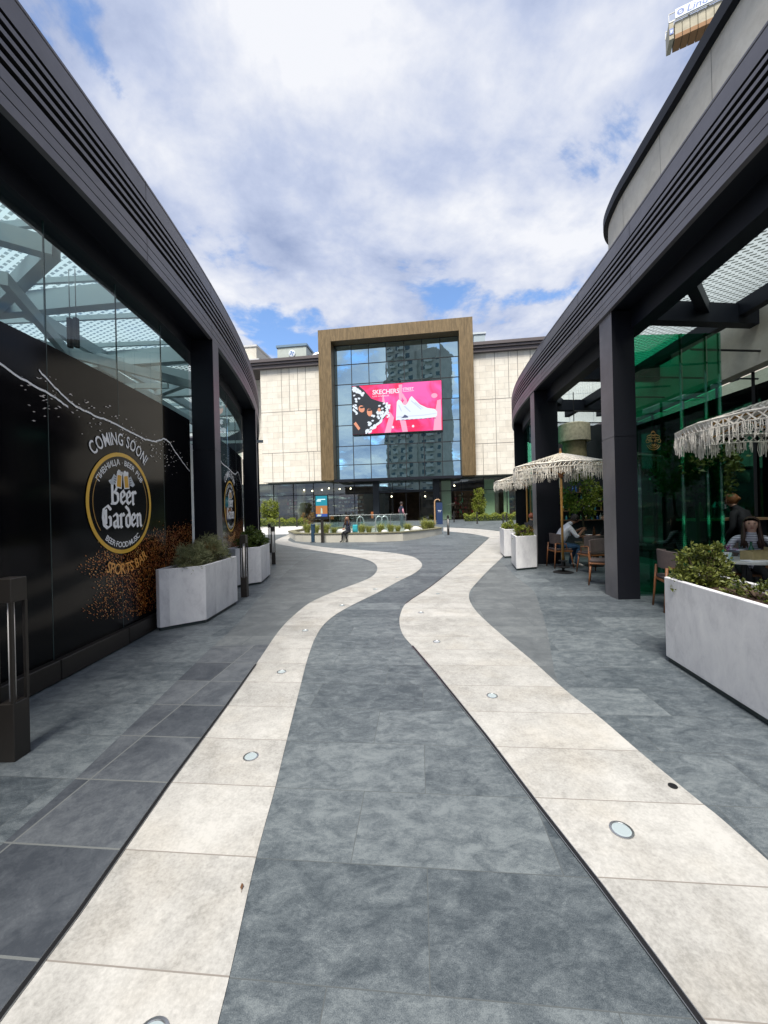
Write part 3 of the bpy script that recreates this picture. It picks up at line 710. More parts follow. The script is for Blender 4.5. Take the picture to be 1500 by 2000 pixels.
# glass wind screen beside the second column, seen from the lane
GREENG = glass('green_tinted_glass', (.12, .62, .42), .9, minr=.10)
Yg = 6.38
for x0, x1 in ((4.075, 4.985), (4.995, 5.40), (5.41, 5.62)):
    pn = MB().box(x0, Yg, .03, x1, Yg + .012, 4.34).build('glass_screen', GREENG, RP)
    if x0 < 4.1:
        # golden line emblem printed on the pane
        mb = MB(); cx, cz = 4.50, 2.59; k = 0
        def arc(cx, cz, r, a0, a1, sx=1, w=.0035, n=14):
            global k
            P = [(cx + sx * r * math.cos(a0 + (a1 - a0) * i / n), cz + r * math.sin(a0 + (a1 - a0) * i / n)) for i in range(n + 1)]
            mb.tube([(p[0], Yg - .004, p[1]) for p in P], w, 4)
        for r in (.03, .055, .085, .115): arc(cx, cz - .05, r, R(200), R(340))
        for i, (dx, dz) in enumerate(((-.07, 0), (-.035, .05), (0, .09), (.035, .05), (.07, 0))):
            arc(cx + dx, cz + dz, .04, R(20), R(160)); arc(cx + dx * .8, cz + dz * .8 - .025, .03, R(20), R(160))
        for s in (-1, 1): arc(cx + s * .095, cz - .02, .028, R(0), R(360)); arc(cx + s * .03, cz - .02, .014, R(0), R(360)); arc(cx + s * .06, cz + .03, .05, R(90 - s * 70), R(90 + s * 40))
        arc(cx, cz - .075, .02, R(180), R(360)); arc(cx, cz + .12, .025, R(0), R(180))
        mb.build('emblem', M_('gold_emblem', (.50, .27, .06), .4), pn)
mb = MB()
for x in (4.99, 5.405, 5.63): mb.box(x - .012, Yg - .02, 0, x + .012, Yg + .03, 4.34)
mb.build('screen_edge', glass('edge_green', (.35, .75, .6), .5, minr=.25), RP)
# front glass between column 2 and 3
Rg, Rgn = offline(Rpts, .42, 1)
ysr = [10.7, 11.9, 13.1, 14.35]
for a, b in zip(ysr, ysr[1:]):
    MB().q((at_y(Rg, a), a, .05), (at_y(Rg, b), b, .05), (at_y(Rg, b), b, 4.35), (at_y(Rg, a), a, 4.35)).build('glass_screen', GREENG, RP)

KW = thing('kitchen_wall', 'dark service wall at the far end of the terrace', 'wall', (7.6, 14.75, 0), -.35)
MB().box(-1.5, 0, 0, 2.2, .12, 4.6).build('wall_panel', M_('dark_panel', (.018, .022, .026), .6, noise=(1.5, .4)), KW)
mb = MB()
for z in (1.0, 1.35, 1.7, 2.05): mb.box(-.9, -.25, z, .9, 0, z + .03)
mb.build('shelf_board', M_('shelf_wood', (.16, .09, .05), .6), KW)
rb = random.Random(3); bc = [M_('bottle_%d' % i, c, .15) for i, c in enumerate(((.05, .25, .30), (.30, .18, .05), (.45, .45, .42), (.03, .12, .05), (.05, .12, .35)))]
for z in (1.03, 1.38, 1.73, 2.08):
    x = -.85
    while x < .85:
        h = rb.uniform(.18, .28); o = MB().lathe([(.035, 0), (.035, h * .55), (.012, h * .75), (.012, h)], 8).build('bottle', rb.choice(bc)); w4 = Matrix.Translation((7.6, 14.75, 0)) @ Matrix.Rotation(-.35, 4, 'Z') @ Vector((x, -.13, z))
        o.location = w4; tag(o, 'small bottle on the shelves of the dark service wall', 'bottle', 'bottles on the service wall shelves'); x += rb.uniform(.10, .22)
FR = thing('drinks_fridge', 'glowing pale blue drinks fridge beside the service wall shelves', 'fridge', (8.55, 13.7, 0), -.35)
MB().box(-.32, 0, 0, .32, .5, 1.95).build('cabinet', BLACK, FR, bevel=.01); MB().q((-.27, -.004, .5), (.27, -.004, .5), (.27, -.004, 1.85), (-.27, -.004, 1.85)).build('lit_door', emis('fridge_glow', (.15, .38, .55), .5), FR)
# ================================================================== shopping centre at the end of the lane
CC = thing('shopping_centre', 'large pale stone shopping centre with a bronze framed glass front, closing the lane', 'building', (-5.73, 36.9, 0), math.atan2(-1.9, 14.13))
def stonewall():
    m, t, b = newmat('shell_stone')
    tcn = N(t, 'ShaderNodeTexCoord'); sx = N(t, 'ShaderNodeSeparateXYZ'); t.links.new(tcn.outputs['Object'], sx.inputs[0])
    cb = N(t, 'ShaderNodeCombineXYZ'); t.links.new(sx.outputs[0], cb.inputs[0]); t.links.new(sx.outputs[2], cb.inputs[1])
    br = N(t, 'ShaderNodeTexBrick'); t.links.new(cb.outputs[0], br.inputs[0]); br.offset = .5
    br.inputs['Color1'].default_value = (.64, .59, .50, 1); br.inputs['Color2'].default_value = (.72, .68, .59, 1); br.inputs['Mortar'].default_value = (.42, .39, .34, 1)
    br.inputs['Scale'].default_value = 1; br.inputs['Brick Width'].default_value = 1.1; br.inputs['Row Height'].default_value = .56; br.inputs['Mortar Size'].default_value = .014; br.inputs['Mortar Smooth'].default_value = .6
    f = noise_(t, tcn.outputs['Object'], 1.2, 8, .7); mp = N(t, 'ShaderNodeMapRange'); t.links.new(f, mp.inputs[0]); mp.inputs['From Min'].default_value = .3; mp.inputs['From Max'].default_value = .7; mp.inputs['To Min'].default_value = .86; mp.inputs['To Max'].default_value = 1.1
    ml = N(t, 'ShaderNodeMixRGB'); ml.blend_type = 'MULTIPLY'; ml.inputs[0].default_value = 1; t.links.new(br.outputs[0], ml.inputs[1]); t.links.new(mp.outputs[0], ml.inputs[2])
    t.links.new(ml.outputs[0], b.inputs['Base Color']); b.inputs['Roughness'].default_value = .8
    return m
STONE = stonewall()
ZB, ZT = 4.66, 15.7
def wall(x0, x1, vj):
    mb = MB(); mb.box(x0, 0, ZB, x1, 8, ZT); o = mb.build('stone_wall', STONE, CC)
    mb = MB()
    for z in (7.5, 11.5): mb.box(x0, -.006, z - .025, x1, .002, z + .025)
    for x, z0, z1 in vj: mb.box(x - .022, -.010, z0, x + .022, .001, z1)
    mb.build('wall_joint', M_('joint_line', (.20, .18, .16), .9), CC)
# vertical joints (s, z0, z1)
wall(-6.15, -.01, [(-4.0, ZB, ZT), (-5.1, ZB, 7.5), (-3.2, 11.5, ZT), (-2.35, 11.5, ZT), (-1.55, 7.5, ZT), (-.55, 7.5, 11.5), (-1.4, ZB, 7.5), (-.9, ZB, 7.5)])
wall(14.27, 30, [(16.2, ZB, ZT), (15.0, ZB, 7.5), (17.4, 11.5, ZT), (18.2, 11.5, ZT), (19.3, 7.5, ZT), (20.4, ZB, ZT), (22.5, ZB, ZT), (24.5, ZB, ZT), (27, ZB, ZT)])
mb = MB(); mb.box(-30, 2.5, ZB, -6.15, 9, ZT); mb.build('side_wall', STONE, CC)
mb = MB(); mb.box(-30, 2.2, 4.1, -6.1, 9, ZB); mb.build('side_ledge', STONE, CC)
mb = MB()
for x0, x1 in ((-30, -.02), (14.28, 30)):
    for (z0, z1, y) in ((15.7, 15.98, -.35), (16.02, 16.2, -.5), (16.24, 16.52, -.62)): mb.box(x0, y, z0, x1, 8.2, z1)
    mb.box(x0, -.3, 15.71, x1, 8, 16.5)
mb.build('cornice', M_('cornice_metal', (.10, .085, .085), .5, .3), CC)
mb = MB(); mb.box(-30, 7.2, 16.4, 30, 30, 16.5); mb.build('roof', M_('roof_grey', (.2, .2, .2), .9), CC)
def bronze():
    m, t, b = newmat('bronze_fluted_frame')
    tcn = N(t, 'ShaderNodeTexCoord'); f = noise_(t, tcn.outputs['Object'], 1.0, 7, .7, sc=(14, 14, 1.2), dist=.4)
    rp = N(t, 'ShaderNodeValToRGB'); t.links.new(f, rp.inputs[0]); rp.color_ramp.elements[0].position = .38; rp.color_ramp.elements[0].color = (.10, .068, .030, 1); rp.color_ramp.elements[1].position = .62; rp.color_ramp.elements[1].color = (.20, .138, .066, 1)
    t.links.new(rp.outputs[0], b.inputs['Base Color']); b.inputs['Roughness'].default_value = .5; b.inputs['Metallic'].default_value = .3
    bp = N(t, 'ShaderNodeBump'); bp.inputs['Distance'].default_value = .05; bp.inputs['Strength'].default_value = .6; t.links.new(f, bp.inputs['Height']); t.links.new(bp.outputs[0], b.inputs['Normal'])
    return m
BRONZE = bronze()
FW, FD = 1.22, -.75
mb = MB(); mb.box(0, FD, 4.6, FW, 1.0, 18.75); mb.box(14.26 - FW, FD, 4.6, 14.26, 1.0, 18.75); mb.box(FW, FD, 17.62, 14.26 - FW, 1.0, 18.75); mb.build('bronze_frame', BRONZE, CC)
mb = MB(); mb.box(0.02, 1.0, 4.7, 14.24, 7, 18.5); mb.build('tower_box', M_('dark_box', (.05, .05, .055), .8), CC)
mb = MB(); mb.box(FW, FD + .1, 4.42, 14.26 - FW, 1.0, 4.66); mb.build('frame_sill', NAVY, CC)
# mirror glazing
def mirror():
    m = bpy.data.materials.new('reflective_facade_glass'); m.use_nodes = True; t = m.node_tree; t.nodes.clear()
    gl = N(t, 'ShaderNodeBsdfGlossy'); gl.inputs[0].default_value = (.66, .90, .97, 1); gl.inputs['Roughness'].default_value = .01
    df = N(t, 'ShaderNodeBsdfDiffuse'); df.inputs[0].default_value = (.01, .035, .04, 1)
    tcn = N(t, 'ShaderNodeTexCoord'); f = noise_(t, tcn.outputs['Object'], .8, 3, .5)
    bp = N(t, 'ShaderNodeBump'); bp.inputs['Strength'].default_value = .02; bp.inputs['Distance'].default_value = .12; t.links.new(f, bp.inputs['Height']); t.links.new(bp.outputs[0], gl.inputs['Normal'])
    ms = N(t, 'ShaderNodeMixShader'); ms.inputs[0].default_value = .72; t.links.new(df.outputs[0], ms.inputs[1]); t.links.new(gl.outputs[0], ms.inputs[2])
    o = N(t, 'ShaderNodeOutputMaterial'); t.links.new(ms.outputs[0], o.inputs[0]); return m
MIR = mirror()
rr = random.Random(4)
gx0, gx1, gz0, gz1 = FW, 14.26 - FW, 4.68, 17.6; nc, nr_ = 7, 7
zsr = [gz0, 6.1, 7.9, 9.9, 11.9, 13.85, 15.75, 17.6]
for i in range(nc):
    for j in range(7):
        xa = gx0 + (gx1 - gx0) * i / nc + .02; xb = gx0 + (gx1 - gx0) * (i + 1) / nc - .02; za, zb_ = zsr[j] + .02, zsr[j + 1] - .02
        tl = rr.uniform(-.006, .006); t2 = rr.uniform(-.006, .006)
        MB().q((xa, .4, za), (xb, .4 + tl, za), (xb, .4 + tl + t2, zb_), (xa, .4 + t2, zb_)).build('facade_pane', MIR, CC)
mb = MB()
for i in range(nc + 1): x = gx0 + (gx1 - gx0) * i / nc; mb.box(x - .03, .36, gz0, x + .03, .45, gz1)
for z in zsr: mb.box(gx0, .355, z - .03, gx1, .455, z + .03)
mb.build('mullion', BLACK, CC)
# ground floor
SHOP = glass('shopfront_glass', (.82, .90, .84), .7, minr=.13)
mb = MB(); mb.box(-29, 1.2, 4.55, 30, 9, 4.65); mb.build('ground_floor_ceiling', M_('soffit', (.06, .08, .08), .7), CC)
for i, x in enumerate(list(np.arange(-12, 4.0, 2.1)) + list(np.arange(11.0, 30, 2.1))):
    x1 = min(x + 2.06, 4.6) if x < 5 else x + 2.06
    MB().q((x, 1.5, .62), (x1, 1.5, .62), (x1, 1.5, 4.54), (x, 1.5, 4.54)).build('shop_pane', SHOP, CC)
mb = MB()
for x in list(np.arange(-12, 5, 2.1)) + list(np.arange(11.0, 30, 2.1)): mb.box(x - .05, 1.42, .55, x - .0, 1.58, 4.6)
for x0, x1 in ((-12, 4.6), (11, 30)): mb.box(x0, 1.43, 3.35, x1, 1.56, 3.41); mb.box(x0, 1.43, .5, x1, 1.56, .64)
mb.build('shop_mullion', BLACK, CC)
mb = MB()
for x in (-6.2, -3.2, 16.3, 21.5): mb.lathe([(.42, .5), (.42, 4.6)], 20, (x, 2.6, 0))
mb.build('column', M_('stone_column', (.42, .38, .31), .7, noise=(1, .15)), CC, smooth=True)
# entrance
mb = MB(); mb.box(4.6, 1.0, .5, 5.2, 1.6, 4.55); mb.box(10.4, 1.0, .5, 11.0, 1.6, 4.55); mb.box(5.2, 1.1, 3.35, 10.4, 1.5, 3.55)
mb.build('entrance_surround', M_('entrance_dark', (.015, .02, .026), .3), CC)
for k, x in enumerate(np.linspace(5.2, 10.4, 5)[:-1]):
    MB().q((x + .03, 1.3, 3.58), (x + 1.27, 1.3, 3.58), (x + 1.27, 1.3, 4.52), (x + .03, 1.3, 4.52)).build('transom_pane', MIR, CC)
    if k in (0, 3): MB().q((x + .03, 1.3, .55), (x + 1.27, 1.3, .55), (x + 1.27, 1.3, 3.33), (x + .03, 1.3, 3.33)).build('door_pane', SHOP, CC)
mb = MB()
for x in np.linspace(5.2, 10.4, 5)[1:-1]: mb.box(x - .03, 1.25, .5, x + .03, 1.35, 4.5)
mb.build('door_frame', BLACK, CC)
mb = MB(); mb.box(-29, 9, 0, 30, 9.2, 4.6); mb.box(4.6, 1.6, 0, 4.7, 9, 4.6); mb.box(10.9, 1.6, 0, 11, 9, 4.6); mb.build('interior_wall', M_('shop_back', (.22, .16, .11), .9, noise=(.7, .6)), CC)
mb = MB(); mb.box(-29, 1.5, .55, 30, 9, .61); mb.build('interior_floor', M_('shop_floor', (.2, .17, .14), .4), CC)
# shelves with goods inside the shops
SH = [M_('goods_%s' % n, c, .7) for n, c in (('cream', (.55, .45, .33)), ('red', (.40, .05, .04)), ('brown', (.22, .10, .05)), ('white', (.6, .58, .55)), ('dark', (.05, .04, .04)), ('green', (.12, .28, .12)))]
def shelfset(x0, x1, y, lab, cols, seed):
    rn = random.Random(seed)
    root = thing('display_shelf', lab, 'shelf'); root.parent = None
    root.matrix_world = CC.matrix_basis.copy() if False else Matrix.Translation((-5.73, 36.9, 0)) @ Matrix.Rotation(math.atan2(-1.9, 14.13), 4, 'Z')
    mb = MB()
    for z in np.arange(.8, 3.3, .42): mb.box(x0, y, z, x1, y + .4, z + .03)
    mb.box(x0, y + .4, .6, x1, y + .45, 3.4); mb.build('shelf_board', SH[2], root)
    mb = MB()
    for z in np.arange(.8, 3.2, .42):
        x = x0 + .05
        while x < x1 - .15:
            w_ = rn.uniform(.1, .3); h = rn.uniform(.1, .3); mb.mi = rn.choice(cols)
            mb.box(x, y + .05, z + .03, x + w_, y + .35, z + .03 + h); x += w_ + rn.uniform(.02, .15)
    mb.build('goods', SH, root)
shelfset(-5.4, -3.9, 4.0, 'shoe shelves seen through the shop glass beside the left stone column', [0, 1, 3, 4], 1)
shelfset(-2.5, -.6, 3.2, 'shoe shelves behind the digital totem in the shop window', [0, 0, 3, 4], 2)
shelfset(.6, 3.2, 3.0, 'pale shoe shelves in the shop window left of the entrance', [0, 3, 3, 4], 3)
shelfset(12.4, 14.6, 2.6, 'red brown goods shelves in the shop window right of the entrance', [1, 2, 2, 2], 4)
shelfset(17.6, 19.4, 2.6, 'brown goods shelves in the farthest right shop window', [1, 2, 4, 2], 5)
mb = MB(); mb.box(11.2, 1.9, .6, 12.1, 2.0, 4.4); mb.box(15.2, 1.9, .6, 16.2, 2.0, 4.4); mb.box(17.0, 1.7, .6, 17.5, 1.8, 4.4)
mb.build('pale_partition', M_('pale_green_wall', (.40, .52, .34), .7), CC)
# spot lights inside
WARM = emis('warm_lamp', (1, .85, .6), 6)
mb = MB()
for x, y, z in ((-2.8, 2.4, 3.9), (-2.0, 2.6, 3.8), (-1.1, 3.0, 3.9), (-.2, 2.5, 4.0), (.9, 2.6, 3.9), (2.1, 2.4, 3.9), (6.2, 3, 3.0), (9.6, 2.6, 2.9), (12.5, 3, 3.9)): mb.lathe([(.05, 0), (.07, .06), (.05, .12)], 8, (x, y, z))
mb.build('spot_lamp', WARM, CC)

# video screen ----------------------------------------------------------
VS = thing('video_screen', 'bright pink advertising video screen on the glass front of the shopping centre', 'screen'); VS.matrix_world = Matrix.Translation((-5.73, 36.9, 0)) @ Matrix.Rotation(math.atan2(-1.9, 14.13), 4, 'Z')
X0, X1, Z0, Z1 = 3.0, 11.4, 8.93, 13.5
W_, H_ = X1 - X0, Z1 - Z0
MB().box(X0 - .06, -.02, Z0 - .06, X1 + .06, .33, Z1 + .06).build('casing', BLACK, VS)
def S(u, v, d=0): return (X0 + u * W_, -.03 - d, Z0 + v * H_)
class SCR:
    def __init__(s): s.k = 0
    def poly(s, name, polys, mat, d=.004):
        mb = MB(); s.k += 1
        for i, p in enumerate(polys): mb.q(*[S(a, b, d + s.k * .003 + (i % 40) * .0004) for a, b in p])
        return mb.build(name, mat, VS)
sc_ = SCR()
def pinkm():
    m, t, b = newmat('led_pink'); b.inputs['Base Color'].default_value = (0, 0, 0, 1)
    tcn = N(t, 'ShaderNodeTexCoord'); f = noise_(t, tcn.outputs['Object'], .45, 3, .5, dist=1.0)
    rp = N(t, 'ShaderNodeValToRGB'); t.links.new(f, rp.inputs[0]); e = rp.color_ramp.elements; e[0].position = .40; e[0].color = (.85, .005, .10, 1); e[1].position = .62; e[1].color = (.95, .10, .42, 1)
    t.links.new(rp.outputs[0], b.inputs['Emission Color']); b.inputs['Emission Strength'].default_value = .66; return m
LED_P = pinkm(); LED_W = emis('led_white', (.80, .88, .98), .62); LED_K = emis('led_black', (.012, .015, .02), 1); LED_L = emis('led_light_pink', (.95, .40, .58), .62); LED_S = emis('led_skin', (.80, .33, .20), .62); LED_R = emis('led_red', (.80, .01, .05), .62); LED_V = emis('led_violet', (.85, .15, .75), .62); LED_G = emis('led_grey', (.60, .66, .80), .62)
sc_.poly('picture', [[(0, 0), (1, 0), (1, 1), (0, 1)]], LED_P)
def blob(cx, cy, rx, ry, rot=0, n=14, j=0, seed=0):
    rn = random.Random(seed); out = []
    for i in range(n):
        a = 2 * PI * i / n; k = 1 + rn.uniform(-j, j); x, y = math.cos(a) * rx * k, math.sin(a) * ry * k
        out.append((cx + x * math.cos(rot) - y * math.sin(rot) * .55, cy + (x * math.sin(rot) + y * math.cos(rot)) * 1.0))
    return out
sc_.poly('picture_drapes', [[(.36, .0), (.43, .0), (.47, .30), (.43, .42)], [(.56, 0), (.62, 0), (.60, .22), (.53, .28)], [(.90, .0), (.99, .0), (.99, .62), (.95, .60), (.92, .30)], [(.35, .86), (.38, .55), (.43, .46), (.36, .50), (.34, .62)], [(.53, .97), (.57, .97), (.56, .66), (.53, .62)], [(.57, .80), (.62, .64), (.60, .60), (.56, .72)]], LED_L)
sc_.poly('picture_cloth', [blob(.60, .58, .03, .06), blob(.92, .70, .035, .05, .3), blob(.95, .33, .04, .12)], LED_L)
sc_.poly('picture_figures', [[(0, 0), (.17, 0), (.26, .15), (.36, .30), (.42, .45), (.40, .60), (.30, .66), (.22, .72), (.14, .90), (.08, 1.0), (0, .99)]], LED_K)
rn = random.Random(12); wh = []
for i in range(170):
    u = rn.uniform(.0, .42); v = rn.uniform(.02, .98)
    inside = (u < .12 and v > .72 and v < 1.02 - u) or (u < .05 and .40 < v < .72) or (.16 < u < .42 and .04 < v < .62 and v < .62 - .0 * u and (v > .08 + (u - .17) * 1.3) and (v < .50 or u > .30) and v < .12 + (u - .1) * 2.3)
    if inside: wh.append(blob(u, v, .015, .026, rn.uniform(-1, 1), 9, .2, i))
for i in range(22):
    a = i / 21; u = .15 + .26 * a; v = .03 + .42 * a * a + .05 * a; wh.append(blob(u + rn.uniform(-.01, .01), v + rn.uniform(-.02, .06), .015, .04, -.6, 9, .15, i + 90))
for i in range(12): wh.append(blob(.40 + rn.uniform(-.012, .015), .32 + .022 * i, .012, .022, .3, 8, .2, i + 200))
for i in range(14): wh.append(blob(.02 + .11 * i / 14 + rn.uniform(-.01, .01), .96 - .14 * i / 14 + rn.uniform(-.04, .02), .017, .03, .6, 8, .2, i + 300))
wh += [[(.0, .50), (.05, .42), (.06, .45), (.01, .55)], [(.0, .58), (.06, .50), (.06, .53), (.01, .62)]]
sc_.poly('picture_pattern', wh, LED_W)
sc_.poly('picture_faces', [blob(.105, .52, .035, .075, .2), blob(.195, .44, .03, .085, .1), [(.01, .22), (.035, .26), (.085, .12), (.065, .08)], blob(.305, .47, .018, .05)], LED_S)
sc_.poly('picture_sunglasses', [blob(.112, .55, .028, .02, .15), blob(.197, .485, .026, .02, 0), [(.07, .60), (.15, .64), (.14, .68), (.06, .66)], [(.16, .52), (.23, .50), (.22, .58), (.17, .57)]], LED_K)
shoe = [(.49, .245), (.505, .62), (.525, .665), (.555, .63), (.575, .56), (.60, .54), (.625, .58), (.65, .68), (.672, .72), (.70, .66), (.76, .54), (.84, .46), (.92, .43), (.948, .37), (.945, .30), (.93, .265), (.80, .25), (.60, .245)]
sc_.poly('picture_shoe', [shoe], LED_W)
sc_.poly('picture_shoe_shading', [[(.50, .315), (.80, .325), (.94, .345), (.94, .335), (.80, .31), (.50, .30)], [(.66, .62), (.67, .63), (.78, .44), (.77, .43)], [(.58, .52), (.60, .52), (.66, .40), (.645, .40)], [(.70, .58), (.71, .59), (.80, .45), (.79, .45)], [(.52, .55), (.53, .56), (.56, .42), (.55, .42)]], LED_G)
sc_.poly('picture_shoe_sole', [[(x, .238), (x + .035, .238), (x + .03, .250), (x + .005, .250)] for x in np.arange(.50, .92, .05)] + [[(.542, .28), (.63, .285), (.62, .32), (.59, .35), (.565, .30)]], emis('led_dark_blue', (.05, .06, .12), 1))
def stext(body, u, v, h, wtot, mat, bold=.0):
    V, F, w0 = text_geo(body, 1, bold); sc_.k += 1
    MB().mesh([S(u + x / w0 * wtot, v + y / .73 * h, .004 + sc_.k * .003) for x, y in V], F).build('lettering', mat, VS)
stext('SKECHERS', .235, .80, .095, .30, LED_W, .02)
stext('STREET', .575, .84, .06, .12, LED_W, .01)
stext('LOS ANGELES', .235, .745, .03, .185, LED_W)
sc_.poly('picture_underline', [[(.575, .815), (.70, .82), (.70, .827), (.575, .822)]], LED_W)
sc_.poly('picture_icons', [blob(.455, .105, .013, .026), blob(.68, .105, .013, .026)], LED_W)
stext('· · · · · · · ·', .475, .10, .015, .17, LED_W); stext('· · · · ·', .70, .10, .015, .08, LED_W)

# roof plant
ux = thing('ventilation_unit', 'pale metal ventilation box with a round blue fan on the left roof', 'ventilation unit', (-9.5, 43.0, 16.5), -.13)
mb = MB(); mb.box(-1.7, -1, 0, 1.6, 1.5, 3.3); mb.build('casing', M_('pale_galvanised', (.42, .46, .42), .5, .2, noise=(2, .1)), ux, bevel=.03)
mb = MB(); mb.box(-1.8, -1.1, 3.3, 1.7, 1.6, 3.55); mb.build('lid', M_('lid_blue', (.14, .22, .3), .5), ux)
mb = MB(); mb.lathe([(.38, 0), (.38, .06), (.3, .08)], 20); o = mb.build('fan_grille', M_('white_enamel', (.6, .65, .7), .4), ux); o.rotation_euler = (PI / 2, 0, 0); o.location = (0, -1.02, 2.55)
mb = MB()
for k in range(4): a = k * PI / 2; mb.q((0, 0, 0), (.26 * math.cos(a), .26 * math.sin(a), 0), (.26 * math.cos(a + .7), .26 * math.sin(a + .7), 0))
o2 = mb.build('fan_blade', M_('fan_blue', (.05, .15, .4), .4), o); o2.location = (0, 0, .09)
ux = thing('ventilation_duct', 'curved silver duct between the ventilation box and the bronze frame', 'duct', (-7.0, 42.5, 16.5))
mb = MB(); mb.tube([(-.6, 0, 0), (-.6, 0, 1.6), (-.3, 0, 2.4), (.3, 0, 2.6), (.8, 0, 2.2), (1.1, 0, 1.4), (1.2, 0, 0)], .38, 14); mb.build('duct_pipe', STEEL, ux, smooth=True)
mb = MB()
for x in (-.9, -.3, .3, .9): mb.tube([(x, -.5, 0), (x + .3, -.5, 2.2)], .05, 5)
mb.build('duct_brace', STEEL, ux)
bl = thing('rooftop_block', 'stepped beige block on the roof beside the left canopy tip', 'roof block', (-15, 43, 16.4), -.13)
mb = MB(); mb.box(-3, -1, 0, 1.9, 6, 1.9); mb.build('lower_step', BEIGE, bl)
mb = MB(); mb.box(-3, 0, 1.9, 1.2, 6, 3.9); mb.build('upper_step', BEIGE, bl)
mb = MB(); mb.box(-3.1, -1.1, 1.9, 2.0, -.0, 2.1); mb.box(-3.1, -.1, 3.9, 1.3, 6, 4.1); mb.build('coping', M_('pale_coping', (.55, .55, .55), .6), bl)
ux = thing('plant_room', 'grey blue roof box just right of the bronze frame top', 'plant room', (11.2, 42, 16.5), -.13)
mb = MB(); mb.box(-.9, 0, 0, .3, 3, 4.2); mb.build('casing', M_('bluegrey_metal', (.35, .42, .45), .5), ux); MB().box(-1.0, -.1, 4.2, .4, 3.1, 4.4).build('lid', M_('lid_grey', (.5, .55, .58), .5), ux)

# apartment tower behind the camera, seen only mirrored in the facade glass
TW = thing('apartment_tower', 'tall grey apartment tower with balconies, mirrored in the glass front', 'tower', (-16, -78, 0), .25)
conc = M_('tower_concrete', (.34, .31, .26), .8, noise=(.3, .2)); wn = M_('tower_window', (.03, .05, .06), .1); rail = M_('tower_balcony', (.42, .40, .35), .7)
mb = MB(); mb.box(-10, -7, 0, 2, 7, 84); mb.box(2, -7, 0, 11, 6, 62); mb.box(-13, -5, 0, -10, 4, 55); mb.box(-6, -5, 84, 1, 5, 89); mb.build('tower_body', conc, TW)
mb = MB(); mw = MB()
for f in range(27):
    z = 3 + f * 3.0
    for x in (-9, -5.5, -1.6):
        mw.box(x, 7.0, z, x + 1.6, 7.04, z + 1.6)
    for x in (-3.4,): mb.box(x - .6, 7.0, z - .4, x + 2.0, 8.2, z + .7)
    mb.box(-8.6, 7, z - .4, -6.2, 8.0, z + .6)
    if z < 58:
        for x in (3.2, 6.2, 9.0): mw.box(x, 6.0, z, x + 1.3, 6.04, z + 1.5)
        mb.box(4.8, 6.0, z - .4, 7.8, 7.2, z + .7)
    if z < 52: mw.box(-12.4, 4.0, z, -11, 4.04, z + 1.5)
mw.build('window', wn, TW); mb.build('balcony', rail, TW)
# ================================================================== foliage
def leafmat(name, c1, c2, rough=.5):
    m, t, b = newmat(name)
    g = N(t, 'ShaderNodeTexCoord'); f = noise_(t, g.outputs['Object'], 9, 3, .6); f2 = noise_(t, g.outputs['Object'], 60, 1, .5)
    s = math_(t, 'ADD', math_(t, 'MULTIPLY', f, .5), math_(t, 'MULTIPLY', f2, .5))
    r = N(t, 'ShaderNodeValToRGB'); t.links.new(s, r.inputs[0]); r.color_ramp.elements[0].position = .4; r.color_ramp.elements[0].color = (*c1, 1); r.color_ramp.elements[1].position = .6; r.color_ramp.elements[1].color = (*c2, 1)
    t.links.new(r.outputs[0], b.inputs['Base Color']); b.inputs['Roughness'].default_value = rough
    b.inputs['Transmission Weight'].default_value = 0
    tl = N(t, 'ShaderNodeBsdfTranslucent'); t.links.new(r.outputs[0], tl.inputs[0]); ms = N(t, 'ShaderNodeMixShader'); ms.inputs[0].default_value = .3
    o = [n for n in t.nodes if n.type == 'OUTPUT_MATERIAL'][0]; t.links.new(b.outputs[0], ms.inputs[1]); t.links.new(tl.outputs[0], ms.inputs[2]); t.links.new(ms.outputs[0], o.inputs[0])
    return m
LEAF = leafmat('leaf_green', (.025, .055, .012), (.13, .18, .03)); LEAFY = leafmat('leaf_yellow_green', (.07, .11, .012), (.34, .38, .05)); ROSE = leafmat('leaf_grey_green', (.075, .095, .04), (.32, .33, .17)); RUST = leafmat('leaf_rusty', (.10, .05, .02), (.30, .20, .06)); GRASSM = leafmat('leaf_grass', (.14, .17, .03), (.42, .44, .12))
LEAFD = leafmat('leaf_mid_green', (.03, .055, .01), (.20, .22, .045))
BARK = M_('bark', (.08, .055, .035), .9)
def leaves(mb, c, rad, n, size, rn, shape='leaf', zbias=0):
    cl = []
    for i in range(max(4, n // 45)):
        while True:
            v = Vector((rn.uniform(-1, 1), rn.uniform(-1, 1), rn.uniform(-1, 1)))
            if .25 < v.length < 1: break
        v = v.normalized() * (v.length ** .6) * .86; cl.append((v, rn.uniform(.14, .30)))
    for i in range(n):
        v, cr_ = rn.choice(cl); p = v + Vector((rn.gauss(0, 1), rn.gauss(0, 1), rn.gauss(0, 1))) * cr_ * .5
        P = Vector((c[0] + p.x * rad[0], c[1] + p.y * rad[1], c[2] + p.z * rad[2]))
        s = size * rn.uniform(.6, 1.3)
        d = Vector((p.x * .7 + rn.gauss(0, .6), p.y * .7 + rn.gauss(0, .6), .35 + rn.gauss(0, .5))).normalized()
        sd = d.cross(Vector((rn.gauss(0, 1), rn.gauss(0, 1), rn.gauss(0, 1)))).normalized()
        wd = s * (.32 if shape == 'leaf' else .10); ln_ = s * (1 if shape == 'leaf' else 1.7)
        nn = d.cross(sd) * wd * .35
        mb.q(P, P + d * ln_ * .45 + sd * wd + nn, P + d * ln_, P + d * ln_ * .45 - sd * wd + nn)
